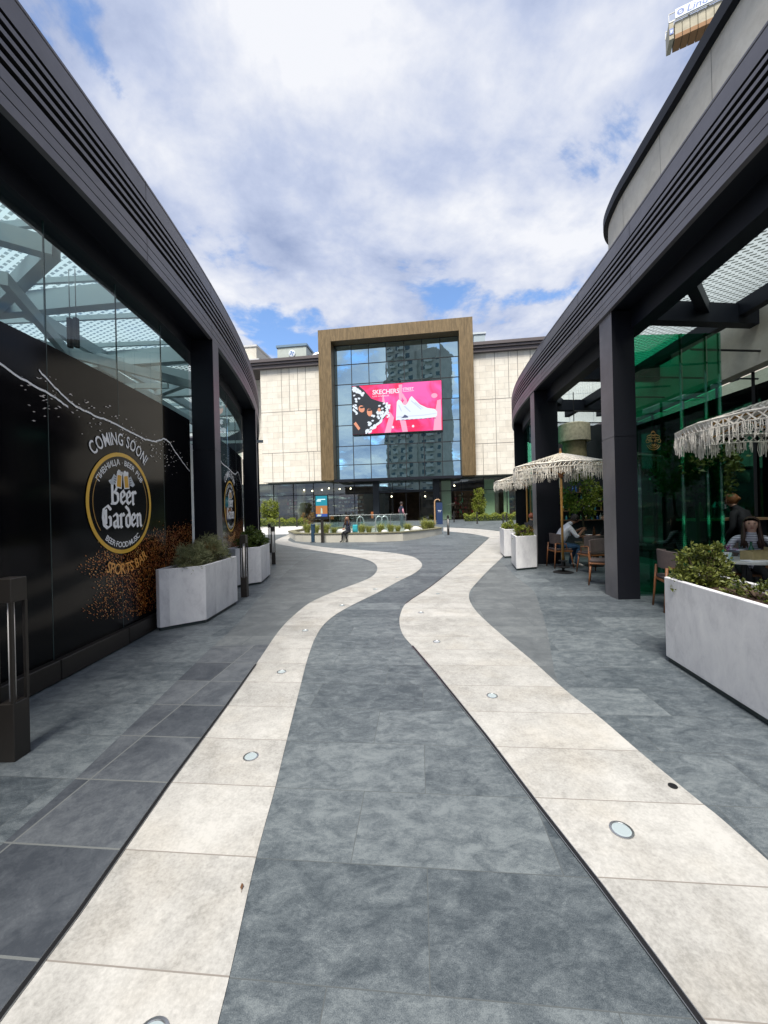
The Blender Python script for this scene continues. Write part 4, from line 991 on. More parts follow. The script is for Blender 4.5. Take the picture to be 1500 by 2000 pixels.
def shrub(name, label, cat, blobs, mat, size, seed, base, shape='leaf', group=None, twigs=14, extra=None):
    rn = random.Random(seed); t = thing(name, label, cat, base, 0, group)
    mb = MB()
    for c, rad, n in blobs: leaves(mb, c, rad, n, size, rn, shape)
    mb.build('foliage', mat, t)
    mb = MB()
    for i in range(twigs):
        c, rad, n = rn.choice(blobs); e = Vector(c) + Vector((rn.uniform(-.7, .7) * rad[0], rn.uniform(-.7, .7) * rad[1], rn.uniform(-.3, .7) * rad[2])); s = Vector((c[0] * .8 + rn.uniform(-.1, .1) * rad[0], c[1] * .8, -.02))
        mb.tube([s, s.lerp(e, .5) + Vector((0, 0, .04 * rad[2])), e], [.008, .006, .003], 4)
    mb.build('stem', BARK, t)
    if extra: extra(t, rn)
    return t
# ================================================================== planters
def planter(poly, label, h=.81):
    cx = sum(p[0] for p in poly) / len(poly); cy = sum(p[1] for p in poly) / len(poly)
    t = thing('planter', label, 'planter', (cx, cy, 0), 0, 'white marble planters along the lane')
    L = [(x - cx, y - cy) for x, y in poly]
    a = sum(L[i][0] * L[(i + 1) % len(L)][1] - L[(i + 1) % len(L)][0] * L[i][1] for i in range(len(L)))
    if a < 0: L = L[::-1]
    def ins(d):
        out = []; n = len(L)
        for i in range(n):
            p0, p1, p2 = Vector(L[i - 1]), Vector(L[i]), Vector(L[(i + 1) % n]); e1 = (p1 - p0).normalized(); e2 = (p2 - p1).normalized()
            n1 = Vector((-e1.y, e1.x)); n2 = Vector((-e2.y, e2.x)); b = (n1 + n2).normalized(); out.append(tuple(p1 + b * d / max(.35, b.dot(n1))))
        return out
    I = ins(.045); n = len(L); mb = MB()
    for i in range(n):
        j = (i + 1) % n; o0, o1, i0_, i1_ = L[i], L[j], I[i], I[j]
        mb.q((*o0, .045), (*o1, .045), (*o1, h), (*o0, h)); mb.q((*o0, h), (*o1, h), (*i1_, h), (*i0_, h)); mb.q((*i0_, h), (*i1_, h), (*i1_, h - .25), (*i0_, h - .25)); mb.q((*o1, .045), (*o0, .045), (*i0_, .045), (*i1_, .045))
    # weld for bevel
    o = mb.build('marble_shell', MARBLE, t)
    bm = bmesh.new(); bm.from_mesh(o.data); bmesh.ops.remove_doubles(bm, verts=bm.verts, dist=1e-5); bm.to_mesh(o.data); bm.free()
    b = o.modifiers.new('Bevel', 'BEVEL'); b.width = .008; b.segments = 2; b.limit_method = 'ANGLE'; b.angle_limit = R(40)
    MB().prism(ins(.02), 0, .0449).build('recessed_base', M_('base_greenish', (.035, .05, .05), .5), t)
    s = MB().prism(ins(.046), h - .12, h - .06).build('soil', SOIL, t)
    return t
planter([(-2.98, 5.05), (-2.53, 5.4), (-2.53, 6.55), (-2.82, 6.6), (-3.04, 6.3), (-3.04, 5.08)], 'nearest left white marble planter with grey green bush, in front of the first pillar')
planter([(-3.10, 7.96), (-2.70, 8.35), (-2.82, 9.4), (-3.2, 9.5), (-3.35, 8.05)], 'second left white marble planter with a leafy bush, behind the slim lamp bollard')
planter([(2.69, 3.71), (3.27, 3.95), (2.92, 1.1), (2.36, 1.3)], 'large white marble planter at the right edge with a leafy bush')
planter([(3.175, 9.3), (3.77, 9.53), (4.02, 10.5), (3.45, 10.5)], 'white marble planter in front of the second right pillar, nearer of a pair', .83)
planter([(3.66, 11.77), (4.2, 11.9), (4.5, 13.1), (3.93, 13.1)], 'white marble planter half hidden behind the nearer one, under the far fringed parasol', .88)
shrub('bush', 'grey green bush in the nearest left planter', 'bush', [((0, -.35, .16), (.20, .32, .24), 3200), ((.0, .12, .20), (.22, .36, .30), 4200), ((.02, .5, .10), (.16, .25, .22), 1500)], ROSE, .045, 1, (-2.77, 5.85, .72), 'needle')
shrub('bush', 'rusty brown flowering tips behind the bush in the nearest left planter', 'bush', [((-.02, .0, .22), (.18, .35, .26), 900)], RUST, .03, 21, (-2.74, 5.95, .74), 'needle')
shrub('bush', 'dark green leafy bush in the second left planter', 'bush', [((0, 0, .20), (.25, .5, .28), 1500), ((.02, .35, .14), (.2, .3, .22), 600)], LEAF, .07, 2, (-3.02, 8.7, .74))
shrub('bush', 'rounded leafy bush at the far end of the large right planter', 'bush', [((0, 0, .16), (.26, .24, .25), 2600), ((-.08, .02, .02), (.20, .18, .14), 700), ((.02, -.05, .36), (.13, .13, .12), 350)], LEAFD, .037, 3, (2.93, 3.58, .72))
shrub('bush', 'low thin leafy bush in the middle of the large right planter', 'bush', [((0, 0, .06), (.18, .30, .12), 900), ((.06, -.4, .03), (.15, .3, .10), 500), ((.10, .1, .02), (.1, .3, .12), 260)], LEAFD, .034, 4, (2.95, 3.05, .72), twigs=20)
shrub('bush', 'olive green bush in the nearer planter of the right pair', 'bush', [((0, .1, .12), (.25, .42, .22), 900)], LEAFY, .06, 5, (3.58, 9.95, .74))
shrub('bush', 'reddish stems over the nearer planter of the right pair', 'bush', [((0, 0, .15), (.2, .35, .22), 260)], RUST, .05, 6, (3.66, 10.0, .74), twigs=20)
shrub('bush', 'pale tipped bush in the half hidden right planter', 'bush', [((0, 0, .14), (.25, .5, .2), 900)], LEAFY, .06, 7, (4.05, 12.4, .78))

# ================================================================== lamp bollards
def lampbollard():
    t = thing('lamp_bollard', 'x', 'bollard light'); s = .055; H = 1.14
    MB().box(-s, -s, 0, s, s, .36).build('base', DARKSTEEL, t, bevel=.003, seg=1)
    MB().box(-s, -s, .99, s, s, H).build('head', DARKSTEEL, t, bevel=.003, seg=1)
    for a, b in ((-1, -1), (1, -1), (1, 1), (-1, 1)):
        MB().box(a * s - (.018 if a > 0 else 0), b * s - (.018 if b > 0 else 0), .36, a * s + (.018 if a < 0 else 0), b * s + (.018 if b < 0 else 0), .99).build('post', DARKSTEEL, t)
    MB().lathe([(.018, .36), (.018, .99)], 12).build('light_tube', M_('opal_tube', (.75, .72, .70), .4), t, smooth=True)
    return t
lb = lampbollard(); g = 'slim lamp bollards beside the planters'
for i, (x, y, rz, lab) in enumerate([(-2.385, 2.44, 0, 'lamp bollard cut by the left edge, in front of the black glass'), (-2.6, 7.08, 0, 'lamp bollard between the two left planters'), (-3.38, 11.65, .2, 'lamp bollard past the second left planter, the nearer of two'),
                                    (-4.55, 15.2, .2, 'lamp bollard past the second left planter, the farther of two'), (3.72, 22.4, .1, 'slim lamp bollard at the right end of the round bed')]):
    o = lb if i == 0 else dup(lb, (0, 0, 0), 0); o.location = (x, y, gz(y)); o.rotation_euler = (0, 0, rz); o['label'] = lab; o['group'] = g
# thin dark bollards on the plaza
def thinb():
    t = thing('bollard', 'x', 'bollard')
    mb = MB(); mb.tube([(0, 0, 0), (0, 0, .95)], .05, 10); mb.build('post', DARKSTEEL, t); MB().lathe([(.10, 0), (.10, .02), (.06, .03)], 12).build('foot', DARKSTEEL, t); return t
tb = thinb()
for i, (x, y, lab) in enumerate([(546, 1031, 'thin dark bollard before the left hedge, nearest the left canopy'), (580, 1029, 'thin dark bollard left of the round bed, tall in view'), (594, 1028, 'thin dark bollard just behind the left end of the round bed'), (887, 1020, 'thin dark bollard right of the entrance'), (932, 1023, 'thin dark bollard before the right hedge'),
                                 (983, 1032, 'thick dark bollard beside the far right planter'), (990, 1028, 'thin dark bollard behind the thick one at the far right planter')]):
    o = tb if i == 0 else dup(tb, (0, 0, 0), 0); p = G(x, y); o.location = (p[0], p[1], gz(p[1])); o['label'] = lab; o['group'] = 'dark bollards around the plaza'
# navy cylinder bollard and totem by the round bed
b = thing('bollard', 'short navy cylinder bollard in front of the round bed', 'bollard', (*G(612, 1059), 0)); MB().lathe([(.11, 0), (.11, .86), (.12, .87), (.12, .93), (.10, .95)], 16).build('post', M_('navy_paint', (.02, .05, .09), .4), b, smooth=False); MB().lathe([(.17, 0), (.17, .02)], 16).build('foot', DARKSTEEL, b)
p = G(630, 1060); tt = thing('digital_totem', 'digital information screen on a brown post before the round bed', 'information screen', (p[0], p[1], 0), .05)
MB().box(-.07, -.05, 0, .07, .05, 1.22).build('post', DARKSTEEL, tt); MB().box(-.35, -.07, 1.22, .35, .07, 2.48).build('casing', BLACK, tt, bevel=.01)
MB().q((-.29, -.075, 1.90), (.29, -.075, 1.90), (.29, -.075, 2.40), (-.29, -.075, 2.40)).build('display', emis('display_teal', (.02, .30, .40), .6), tt)
MB().q((-.29, -.075, 1.48), (.29, -.075, 1.48), (.29, -.075, 1.895), (-.29, -.075, 1.895)).build('display', emis('display_orange', (.55, .22, .07), .55), tt)
MB().q((-.29, -.075, 1.34), (.29, -.075, 1.34), (.29, -.075, 1.475), (-.29, -.075, 1.475)).build('display', emis('display_blue', (.05, .12, .45), .55), tt)
mb = MB(); mb.q((-.2, -.079, 2.2), (.2, -.079, 2.2), (.2, -.079, 2.24), (-.2, -.079, 2.24)); mb.q((-.24, -.079, 2.12), (-.02, -.079, 2.12), (-.02, -.079, 2.17), (-.24, -.079, 2.17)); mb.build('display_text_bar', emis('display_white', (.6, .8, .85), 1), tt)
mb = MB(); mb.q((-.05, -.08, 1.5), (.05, -.08, 1.5), (.03, -.08, 1.75), (-.03, -.08, 1.8)); mb.q((-.25, -.08, 1.36), (-.05, -.08, 1.36), (.0, -.08, 1.44), (-.2, -.08, 1.46)); mb.build('display_figure', emis('display_pale', (.5, .6, .5), .7), tt)

# ================================================================== round raised bed with the escalator opening
IP = gp([(577, 1057), (592, 1058.5), (610, 1059), (645, 1059.5), (680, 1059), (735, 1058.5), (787, 1056.5), (812, 1053.5), (833, 1049.5), (850, 1046), (863, 1042)]) + [(3.3, 26), (1.5, 28.3), (-3, 28.6), (-5.8, 27), (-6.0, 24)]
BED = thing('raised_bed', 'long curved raised bed with a concrete seat wall in the middle of the plaza', 'raised bed', (-1.5, 24, 0))
def islandwall():
    n = len(IP); C = Vector((-1.2, 24)); mb = MB(); mc = MB(); zt = .47
    I = [tuple(Vector(p).lerp(C, .38 / (Vector(p) - C).length)) for p in IP]; O = [tuple(Vector(p).lerp(C, -.04 / (Vector(p) - C).length)) for p in IP]
    for i in range(n):
        j = (i + 1) % n
        mb.q((*IP[i], gz(IP[i][1]) - .05), (*IP[j], gz(IP[j][1]) - .05), (*IP[j], zt - .045), (*IP[i], zt - .045))
        mc.q((*O[i], zt - .045), (*O[j], zt - .045), (*O[j], zt), (*O[i], zt)); mc.q((*O[i], zt), (*O[j], zt), (*I[j], zt), (*I[i], zt)); mc.q((*I[i], zt), (*I[j], zt), (*I[j], zt - .15), (*I[i], zt - .15)); mc.q((*O[j], zt - .045), (*O[i], zt - .045), (*IP[i], zt - .045), (*IP[j], zt - .045))
    off = (-1.5, 24, 0)
    mb.build('seat_wall', M_('pale_render', (.47, .45, .39), .8, noise=(.8, .12)), BED, origin=off); mc.build('coping', M_('coping_dark', (.16, .15, .09), .8), BED, origin=off)
    ms = MB(); ms.v = [(x, y, zt - .12) for x, y in I]; ms.f = [tuple(range(n))]; ms.m = [0]; ms.build('soil', M_('pebbles', (.30, .29, .26), .9, noise=(14, .5)), BED, origin=off)
islandwall()
rn = random.Random(5)
# balustrade
bal = thing('glass_balustrade', 'glass balustrade with a steel handrail behind the grasses of the round bed', 'balustrade', (0, 22.3, .35))
BG = glass('balustrade_glass', (.84, .92, .89), .7, minr=.10)
xs_ = np.linspace(-3.15, 1.25, 6)
for a, b in zip(xs_, xs_[1:]): MB().box(a + .02, -.006, 0, b - .02, .006, .98).build('glass_panel', BG, bal)
mb = MB(); mb.tube([(-3.2, 0, 1.0), (1.35, 0, 1.0)], .018, 8); mb.build('handrail', M_('rail_metal', (.2, .22, .22), .4, .6), bal)
mb = MB()
for x in xs_: mb.box(x - .012, -.015, 0, x + .012, .015, 1.0)
mb.build('post', STEEL, bal)
MB().box(-3.15, .05, 0, -3.14, 4.5, .98).build('side_panel', BG, bal)
# escalator newels
for i, (x, lab) in enumerate(((-1.45, 'leftmost looped escalator handrail behind the glass'), (-.32, 'middle looped escalator handrail behind the glass'), (.02, 'right looped escalator handrail, close beside the middle one'))):
    t = thing('escalator_handrail', lab, 'handrail', (x, 23.2, .30), 0, 'escalator handrail loops')
    mb = MB(); mb.tube([(-.22, 0, 0), (-.20, 0, .7), (-.14, 0, .88), (0, 0, .96), (.14, 0, .90), (.2, 0, .74), (.22, .3, .3), (.24, .6, 0)], .035, 8); mb.build('loop', M_('pale_steel', (.55, .58, .60), .35, .6), t, smooth=True)
    mb = MB(); mb.box(-.16, -.01, 0, .15, .01, .72); mb.build('side_glass', BG, t)
# grasses
def tuft(seed, h, r, n, mat=None):
    rn = random.Random(seed); mb = MB()
    for i in range(n):
        a = rn.uniform(0, 2 * PI); q = rn.uniform(0, r * .35); b = Vector((q * math.cos(a), q * math.sin(a), 0)); L_ = h * rn.uniform(.6, 1.1); sp = rn.uniform(.1, 1) * r
        m1 = b + Vector((math.cos(a) * sp * .4, math.sin(a) * sp * .4, L_ * .65)); e_ = b + Vector((math.cos(a) * sp, math.sin(a) * sp, L_ * rn.uniform(.75, 1.05)))
        sd = Vector((-math.sin(a), math.cos(a), 0)) * .009
        mb.q(b - sd, b + sd, m1 + sd, m1 - sd); mb.q(m1 - sd, m1 + sd, e_)
    return mb
tm = tuft(1, .62, .36, 260)
items = [(-4.55, 22.6, 1.0, 'left end of the round bed, behind the navy bollard'), (-3.9, 21.8, .95, 'left part of the round bed, just behind the totem'), (-3.35, 22.0, 1.0, 'round bed, between the totem and the sitting girl'), (-2.75, 20.9, .65, 'round bed, at the left corner of the balustrade'), (-1.25, 21.1, .85, 'round bed, just right of the sitting girl'), (-.85, 21.1, .7, 'round bed, second tuft right of the girl'),
         (-.2, 20.9, .85, 'middle of the round bed under the double handrail loop'), (.35, 21.1, .8, 'middle of the round bed under the standing man'), (.75, 21.2, .65, 'round bed, left of the pebble gap'), (1.3, 21.4, .85, 'round bed, at the right end of the balustrade'), (2.45, 23.0, 1.1, 'right end of the round bed, tallest tuft'), (2.85, 23.3, .95, 'right end of the round bed beside the slim lamp bollard')]
first = None
for i, (x, y, s, lab) in enumerate(items):
    if first is None:
        first = thing('grass_tuft', lab, 'ornamental grass', (x, y, .33)); tm.build('blades', GRASSM, first); o = first
    else: o = dup(first, (x, y, .33), rn.uniform(0, 6))
    o.scale = (s * 1.15, s * 1.15, s * 1.1); o['label'] = 'grass tuft at the ' + lab; o['group'] = 'grass tufts in the round bed'
for i, (x, y, s) in enumerate([(-2.3, 20.5, .22), (-1.9, 20.6, .16), (.0, 20.5, .15), (1.75, 21.3, .24), (1.95, 21.6, .17), (1.2, 20.6, .14)]):
    rn2 = random.Random(i); mb = MB(); bm = bmesh.new(); bmesh.ops.create_icosphere(bm, subdivisions=2, radius=1)
    for v in bm.verts: v.co *= 1 + .25 * mnoise.noise(v.co * 1.3 + Vector((i * 3, 0, 0)))
    me = bpy.data.meshes.new('boulder'); 
    for v in bm.verts: v.co = Vector((v.co.x * s * 1.2, v.co.y * s, v.co.z * s * .8))
    bm.to_mesh(me); bm.free(); me.materials.append(M_('pale_boulder', (.5, .5, .48), .8, noise=(6, .2))); me.polygons.foreach_set('use_smooth', [True] * len(me.polygons))
    o = bpy.data.objects.new('boulder', me); COL.objects.link(o); o.location = (x, y, .35 + s * .6)
    tag(o, 'pale boulder among the grasses of the round bed, ' + ['left of the sitting girl, largest there', 'close behind the sitting girl', 'under the double handrail loop', 'standing tall at the right pebble gap', 'second stone of the right pebble gap', 'low, left of the right pebble gap'][i], 'boulder', 'pale boulders in the round bed')

# hedges and far trees
def hedge(x0, x1, y0, y1, h, n, lab, seed, mat):
    rn = random.Random(seed); t = thing('hedge', lab, 'hedge', ((x0 + x1) / 2, (y0 + y1) / 2, gz(y0))); w, d = (x1 - x0) / 2, (y1 - y0) / 2; mb = MB()
    for i in range(n):
        x = rn.uniform(-w, w); y = rn.uniform(-d, d); z = h * rn.random() ** .5 * (.85 + .15 * math.sin(x * 7)); s = rn.uniform(.05, .11); dd = Vector((rn.gauss(0, 1), rn.gauss(0, 1) - .5, rn.gauss(.4, .8))).normalized(); sd = dd.orthogonal().normalized()
        P = Vector((x, y, z)); mb.q(P, P + dd * s * .5 + sd * s * .4, P + dd * s, P + dd * s * .5 - sd * s * .4)
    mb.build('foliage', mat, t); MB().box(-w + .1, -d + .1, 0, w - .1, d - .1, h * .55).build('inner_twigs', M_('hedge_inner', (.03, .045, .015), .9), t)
    return t
hedge(-11.5, -6.6, 32.6, 33.6, .72, 5000, 'low rounded hedge before the left stone columns', 1, LEAFY)
hedge(7.0, 12.0, 33.4, 34.0, .72, 4500, 'low clipped hedge before the right shop windows', 2, LEAFY)
def tree(x, y, ztrunk, blobs, mat, lab, seed, size=.12):
    rn = random.Random(seed); t = thing('tree', lab, 'tree', (x, y, gz(y))); mb = MB()
    for c, rad, n in blobs: leaves(mb, c, rad, n, size, rn)
    mb.build('crown', mat, t); mb = MB(); mb.tube([(0, 0, 0), (.02, 0, ztrunk * .5), (0, .02, ztrunk)], [.05, .04, .03], 7)
    for c, rad, n in blobs:
        for k in range(5): mb.tube([(0, 0, ztrunk * .7), (c[0] * .6 + rn.uniform(-.2, .2), c[1] * .6 + rn.uniform(-.2, .2), c[2] * .8), (c[0] + rn.uniform(-.5, .5) * rad[0], c[1] + rn.uniform(-.5, .5) * rad[1], c[2] + rn.uniform(-.2, .6) * rad[2])], [.03, .02, .008], 5)
    mb.build('trunk', BARK, t); return t
tree(-10.2, 34.2, 1.0, [((0, 0, 1.5), (.85, .7, .95), 2600), ((.15, 0, .9), (.75, .6, .5), 900)], LEAFY, 'round bright green tree at the tip of the left canopy', 3)
tree(8.6, 34.6, 1.0, [((0, 0, 1.45), (.62, .6, 1.0), 2000), ((0, 0, 2.5), (.42, .4, .55), 700)], LEAFY, 'upright oval tree behind the right hedge', 4)
shrub('bush', 'thin reddish bush behind the thin bollards left of the totem', 'bush', [((0, 0, .9), (.8, .5, .8), 500)], RUST, .1, 9, (-5.9, 31, .4), twigs=24)
shrub('bush', 'dark leafy bush low at the foot of the left canopy tip', 'bush', [((0, 0, .5), (.7, .5, .5), 700)], LEAF, .12, 12, (-10.3, 31.5, .4))
# signs near the entrance
p = G(855, 1024); t = thing('arched_sign', 'navy panel with a tan arch standing right of the entrance', 'sign', (p[0], p[1], gz(p[1])))
MB().box(-.10, -.05, 0, .40, .05, 1.75).build('navy_panel', M_('navy_board', (.015, .035, .10), .5), t)
mb = MB(); mb.tube([(-.22, 0, 0), (-.22, 0, 1.75), (-.18, 0, 1.92), (-.05, 0, 2.0), (.12, 0, 2.0), (.2, 0, 1.9)], .055, 6); mb.build('arch', M_('tan_wood', (.45, .27, .14), .6), t)
mb = MB(); mb.q((.02, -.055, 1.1), (.3, -.055, 1.1), (.3, -.055, 1.13), (.02, -.055, 1.13)); mb.q((.05, -.055, 1.0), (.27, -.055, 1.0), (.27, -.055, 1.02), (.05, -.055, 1.02)); mb.build('small_print', WHITEP, t)
t = thing('lit_sign', 'tall glowing blue display panel inside the shop window left of the entrance', 'sign', (-.68, 38.0, .6))
MB().box(-.19, 0, 1.15, .19, .06, 2.65).build('blue_panel', emis('sign_blue', (.02, .04, .80), .8), t); MB().box(-.19, 0, .3, .30, .06, 1.0).build('purple_panel', emis('sign_purple', (.35, .03, .25), .7), t)
mb = MB(); mb.lathe([(.02, 1.2), (.15, 1.5), (.06, 1.65), (.05, 1.9)], 8, (0, -.05, 0)); mb.build('figure', emis('sign_orange', (.85, .55, .35), .8), t); MB().box(-.62, 0, .3, -.28, .05, .95).build('orange_panel', emis('sign_orange2', (.6, .18, .06), .6), t)
MB().box(-.15, .06, -.02, .15, .1, 2.6).build('stand', BLACK, t)

# ================================================================== fringed parasols
ROPE = M_('natural_rope', (.70, .66, .58), .9, noise=(18, .25)); ROPE2 = M_('rust_rope', (.32, .14, .08), .9)
WOOD = M_('pole_wood', (.42, .22, .05), .5, noise=(6, .2)); CWOOD = M_('chair_wood', (.24, .095, .035), .45, noise=(8, .25))
def parasol():
    t = thing('parasol', 'x', 'parasol'); Rr = 1.10; zr, za = 2.44, 2.76; ap = math.cos(PI / 8)
    def rad(a, r):
        m = (a + PI / 8) % (PI / 4) - PI / 8; return r * ap / math.cos(m)   # corners at odd multiples
    def zz(r): return za - (za - zr) * (r / Rr) ** 1.05
    mb = MB(); K = 14; J = 72; rn = random.Random(2)
    def P(k, j):
        r = Rr * (k / K); a = 2 * PI * j / J; m = (a) % (PI / 4) - PI / 8; rr_ = r * ap / math.cos(m)
        return Vector((rr_ * math.cos(a), rr_ * math.sin(a), zz(rr_) + .004 * math.sin(j * 2.1 + k)))
    for k in range(2, K):
        for j in range(J):
            jj = j + (.5 if k % 2 else 0)
            a_ = P(k, jj)
            for dj in (-.5, .5):
                b_ = P(k + 1, jj + dj); mid = (a_ + b_) / 2 + Vector((0, 0, .006)); w_ = .0085 if k > 6 else .011
                mb.tube([a_, mid, b_], [w_ * .8, w_, w_ * .8], 3, False)
    # dense centre
    for k in range(0, 3):
        for j in range(J): mb.q(P(k / 1.0, j), P(k + 1, j), P(k + 1, j + 1), P(k, j + 1))
    for k in (K, K - .35): mb.tube([P(k, j) for j in range(J + 1)], .014, 4, False)
    for j in range(J):
        for h0, h1, o0, o1 in ((0, .05, 0, .5), (0, .05, 1, .5), (.05, .1, .5, 0), (.05, .1, .5, 1)): mb.tube([P(K, j + o0) - Vector((0, 0, h0)), P(K, j + o1) - Vector((0, 0, h1))], .008, 3, False)
    mb.tube([P(K, j) - Vector((0, 0, .1)) for j in range(J + 1)], .010, 4, False)
    for c in range(8): mb.tube([P(0, c * 9), P(K, c * 9)], .014, 4)
    mb.build('net_canopy', ROPE, t)
    mb = MB(); 
    for j in range(J * 3):
        if j % 13 in (7, 8): continue
        p0 = P(K, j / 3) - Vector((0, 0, .09)); L_ = .125 + .06 * abs(math.sin(j * PI / 13)) + rn.uniform(-.05, .05); L_ *= 1.0
        for q in range(3):
            d = Vector((rn.uniform(-.014, .014), rn.uniform(-.014, .014), 0)); mb.tube([p0 + d, p0 + d * 1.9 - Vector((0, 0, L_ * .55)), p0 + d * .6 - Vector((0, 0, L_))], [.0040, .0045, .0025], 3, False)
        if j % 3 == 0: mb.lathe([(.003, .012), (.013, 0), (.003, -.014)], 5, tuple(p0 - Vector((0, 0, L_ * .62))))
    mb.build('fringe', ROPE, t)
    mb = MB()
    for j in range(0, J * 2, 18):
        for q in range(7):
            p0 = P(K, j / 2 + q * .5 - 1.5); mb.tube([p0, p0 - Vector((0, 0, .30 + rn.uniform(-.03, .03)))], [.008, .006], 3, False)
    mb.build('corner_tassel', ROPE, t)
    mb = MB()
    for c in range(8):
        a = c * PI / 4; mb.tube([(0, 0, za - .06), (Rr * math.cos(a) * .98, Rr * math.sin(a) * .98, zr - .035)], .011, 5)
        mb.tube([(0, 0, 2.25), (Rr * .45 * math.cos(a), Rr * .45 * math.sin(a), zz(Rr * .45) - .06)], .009, 5)
    mb.build('rib', WOOD, t)
    mb = MB(); mb.tube([(0, 0, .25), (0, 0, 2.80)], .027, 14); mb.build('pole', WOOD, t, smooth=True)
    mb = MB(); mb.lathe([(.05, 2.2), (.05, 2.28), (.03, 2.3)], 14); mb.lathe([(.02, 2.78), (.03, 2.82), (.012, 2.88)], 10); mb.build('hub', CWOOD, t)
    mb = MB(); mb.lathe([(.22, 0), (.22, .015), (.17, .03), (.03, .04), (.03, .12), (.15, .125), (.15, .14), (.035, .145), (.04, .26), (.10, .265), (.10, .28), (.03, .285)], 28); mb.build('base_plate', BLACK, t)
    return t
u0 = parasol()
for i, (x, y, rz, lab) in enumerate([(4.12, 8.9, .12, 'fringed net parasol over the man in white, whole in view'), (4.92, 13.2, .3, 'farther fringed net parasol left of and behind the whole one'), (4.78, 4.45, .14, 'near fringed net parasol cut by the right edge')]):
    o = u0 if i == 0 else dup(u0, (0, 0, 0), 0); o.location = (x, y, 0); o.rotation_euler = (0, 0, rz); o['label'] = lab; o['group'] = 'fringed net parasols on the terrace'

# ================================================================== terrace furniture
UPH = M_('taupe_upholstery', (.085, .065, .062), .8, noise=(20, .15))
def chair():
    t = thing('chair', 'x', 'chair')
    MB().box(-.23, -.21, .40, .23, .23, .435).build('seat_frame', CWOOD, t, bevel=.01)
    MB().box(-.215, -.20, .436, .215, .22, .49).build('cushion', UPH, t, bevel=.02)
    for a, b in ((-1, 1), (1, 1), (-1, -1), (1, -1)):
        mb = MB(); top = (a * .20, b * .18, .41) if b > 0 else (a * .21, b * .19, .62); mb.tube([(a * .235, b * .24, 0), top], [.013, .020], 8); mb.build('leg', CWOOD, t, smooth=True)
    mb = MB(); 
    vs = []; n = 14
    for i in range(n + 1):
        a = R(200 + 140 * i / n); x = .25 * math.cos(a); y = .02 + .25 * math.sin(a)
        for rr_, z in ((1, .60), (1.04, .87), (.90, .87), (.86, .60)): vs.append((x * rr_, y * rr_, z - .03 * abs(math.cos(a)) ** 2))
    fs = [(i * 4 + j, (i + 1) * 4 + j, (i + 1) * 4 + (j + 1) % 4, i * 4 + (j + 1) % 4) for i in range(n) for j in range(4)] + [(0, 1, 2, 3), tuple(n * 4 + j for j in (3, 2, 1, 0))]
    mb.mesh(vs, fs); mb.build('backrest', UPH, t, bevel=.012)
    for a in (-1, 1): mb = MB(); mb.tube([(a * .20, .10, .43), (a * .235, .06, .60), (a * .21, -.17, .62)], .014, 6); mb.build('arm', CWOOD, t)
    return t
c0 = chair()
for i, (x, y, rz, lab) in enumerate([(4.42, 9.72, -PI / 2, 'wooden chair carrying the man in the white shirt'), (4.22, 7.45, 2.6, 'wooden chair seen from behind just left of the first right pillar'), (4.72, 8.75, .1, 'wooden chair between the parasol pole and the first right pillar'),
    (4.18, 5.50, -1.9, 'taupe backed chair behind the leafy bush, right of the first right pillar'), (5.58, 5.95, 2.58, 'chair of the long haired woman'), (4.70, 12.35, -1.2, 'far chair of the red haired guest'), (6.05, 9.9, PI / 2, 'chair across the table from the man in white')]):
    o = c0 if i == 0 else dup(c0, (0, 0, 0), 0); o.location = (x, y, 0); o.rotation_euler = (0, 0, rz); o['label'] = lab; o['group'] = 'wooden chairs on the terrace'
def table(top, r=.36):
    t = thing('table', 'x', 'table')
    mb = MB(); mb.lathe([(r, .725), (r, .75), (r - .01, .755)], 32); mb.build('table_top', top, t)
    mb = MB(); mb.tube([(0, 0, .02), (0, 0, .725)], .03, 10); mb.build('leg', BLACK, t); MB().lathe([(.22, 0), (.22, .02), (.04, .035)], 20).build('foot', BLACK, t); return t
for x, y, m, lab in ((5.32, 9.78, CWOOD, 'round wooden table the man in white leans on'), (4.78, 5.12, M_('pale_table', (.55, .55, .52), .4), 'round pale table in front of the long haired woman'), (4.72, 5.95, BLACK, 'round dark table behind the leafy bush'), (5.25, 12.3, CWOOD, 'far round table under the far parasol')):
    o = table(m); o.location = (x, y, 0); o['label'] = lab; o['group'] = 'round tables on the terrace'
def item(name, lab, cat, mats, loc, mbs, names):
    t = thing(name, lab, cat, loc)
    for mb, m, n_ in zip(mbs, mats, names): mb.build(n_, m, t)
    return t
item('bottle', 'small green glass bottle on the pale table', 'bottle', [M_('green_bottle', (.01, .10, .05), .1)], (4.96, 5.20, .755), [MB().lathe([(.035, 0), (.035, .11), (.014, .17), (.014, .22), (.017, .225)], 14)], ['glass_body'])
cr_ = MB(); cr_.box(-.16, -.09, 0, .16, -.08, .12); cr_.box(-.16, .08, 0, .16, .09, .12); cr_.box(-.16, -.08, 0, -.15, .08, .12); cr_.box(.15, -.08, 0, .16, .08, .16); cr_.box(-.15, -.08, 0, .15, .08, .01)
tag(cr_.build('crate', M_('crate_wood', (.42, .33, .16), .7, noise=(10, .2)), origin=(0, 0, 0)), 'small wooden crate on the pale table beside the bottle', 'crate').location = (4.88, 5.02, .757)
item('cup', 'white cup on the pale table at the left', 'cup', [WHITEP], (4.60, 5.16, .757), [MB().lathe([(.03, 0), (.045, .08), (.047, .09), (.04, .09)], 16)], ['cup_body'])
tag(MB().box(-.14, -.08, 0, .14, .08, .012).build('napkin', WHITEP, origin=(0, 0, 0)), 'white folded napkin at the front of the pale table', 'napkin').location = (4.74, 4.90, .757)
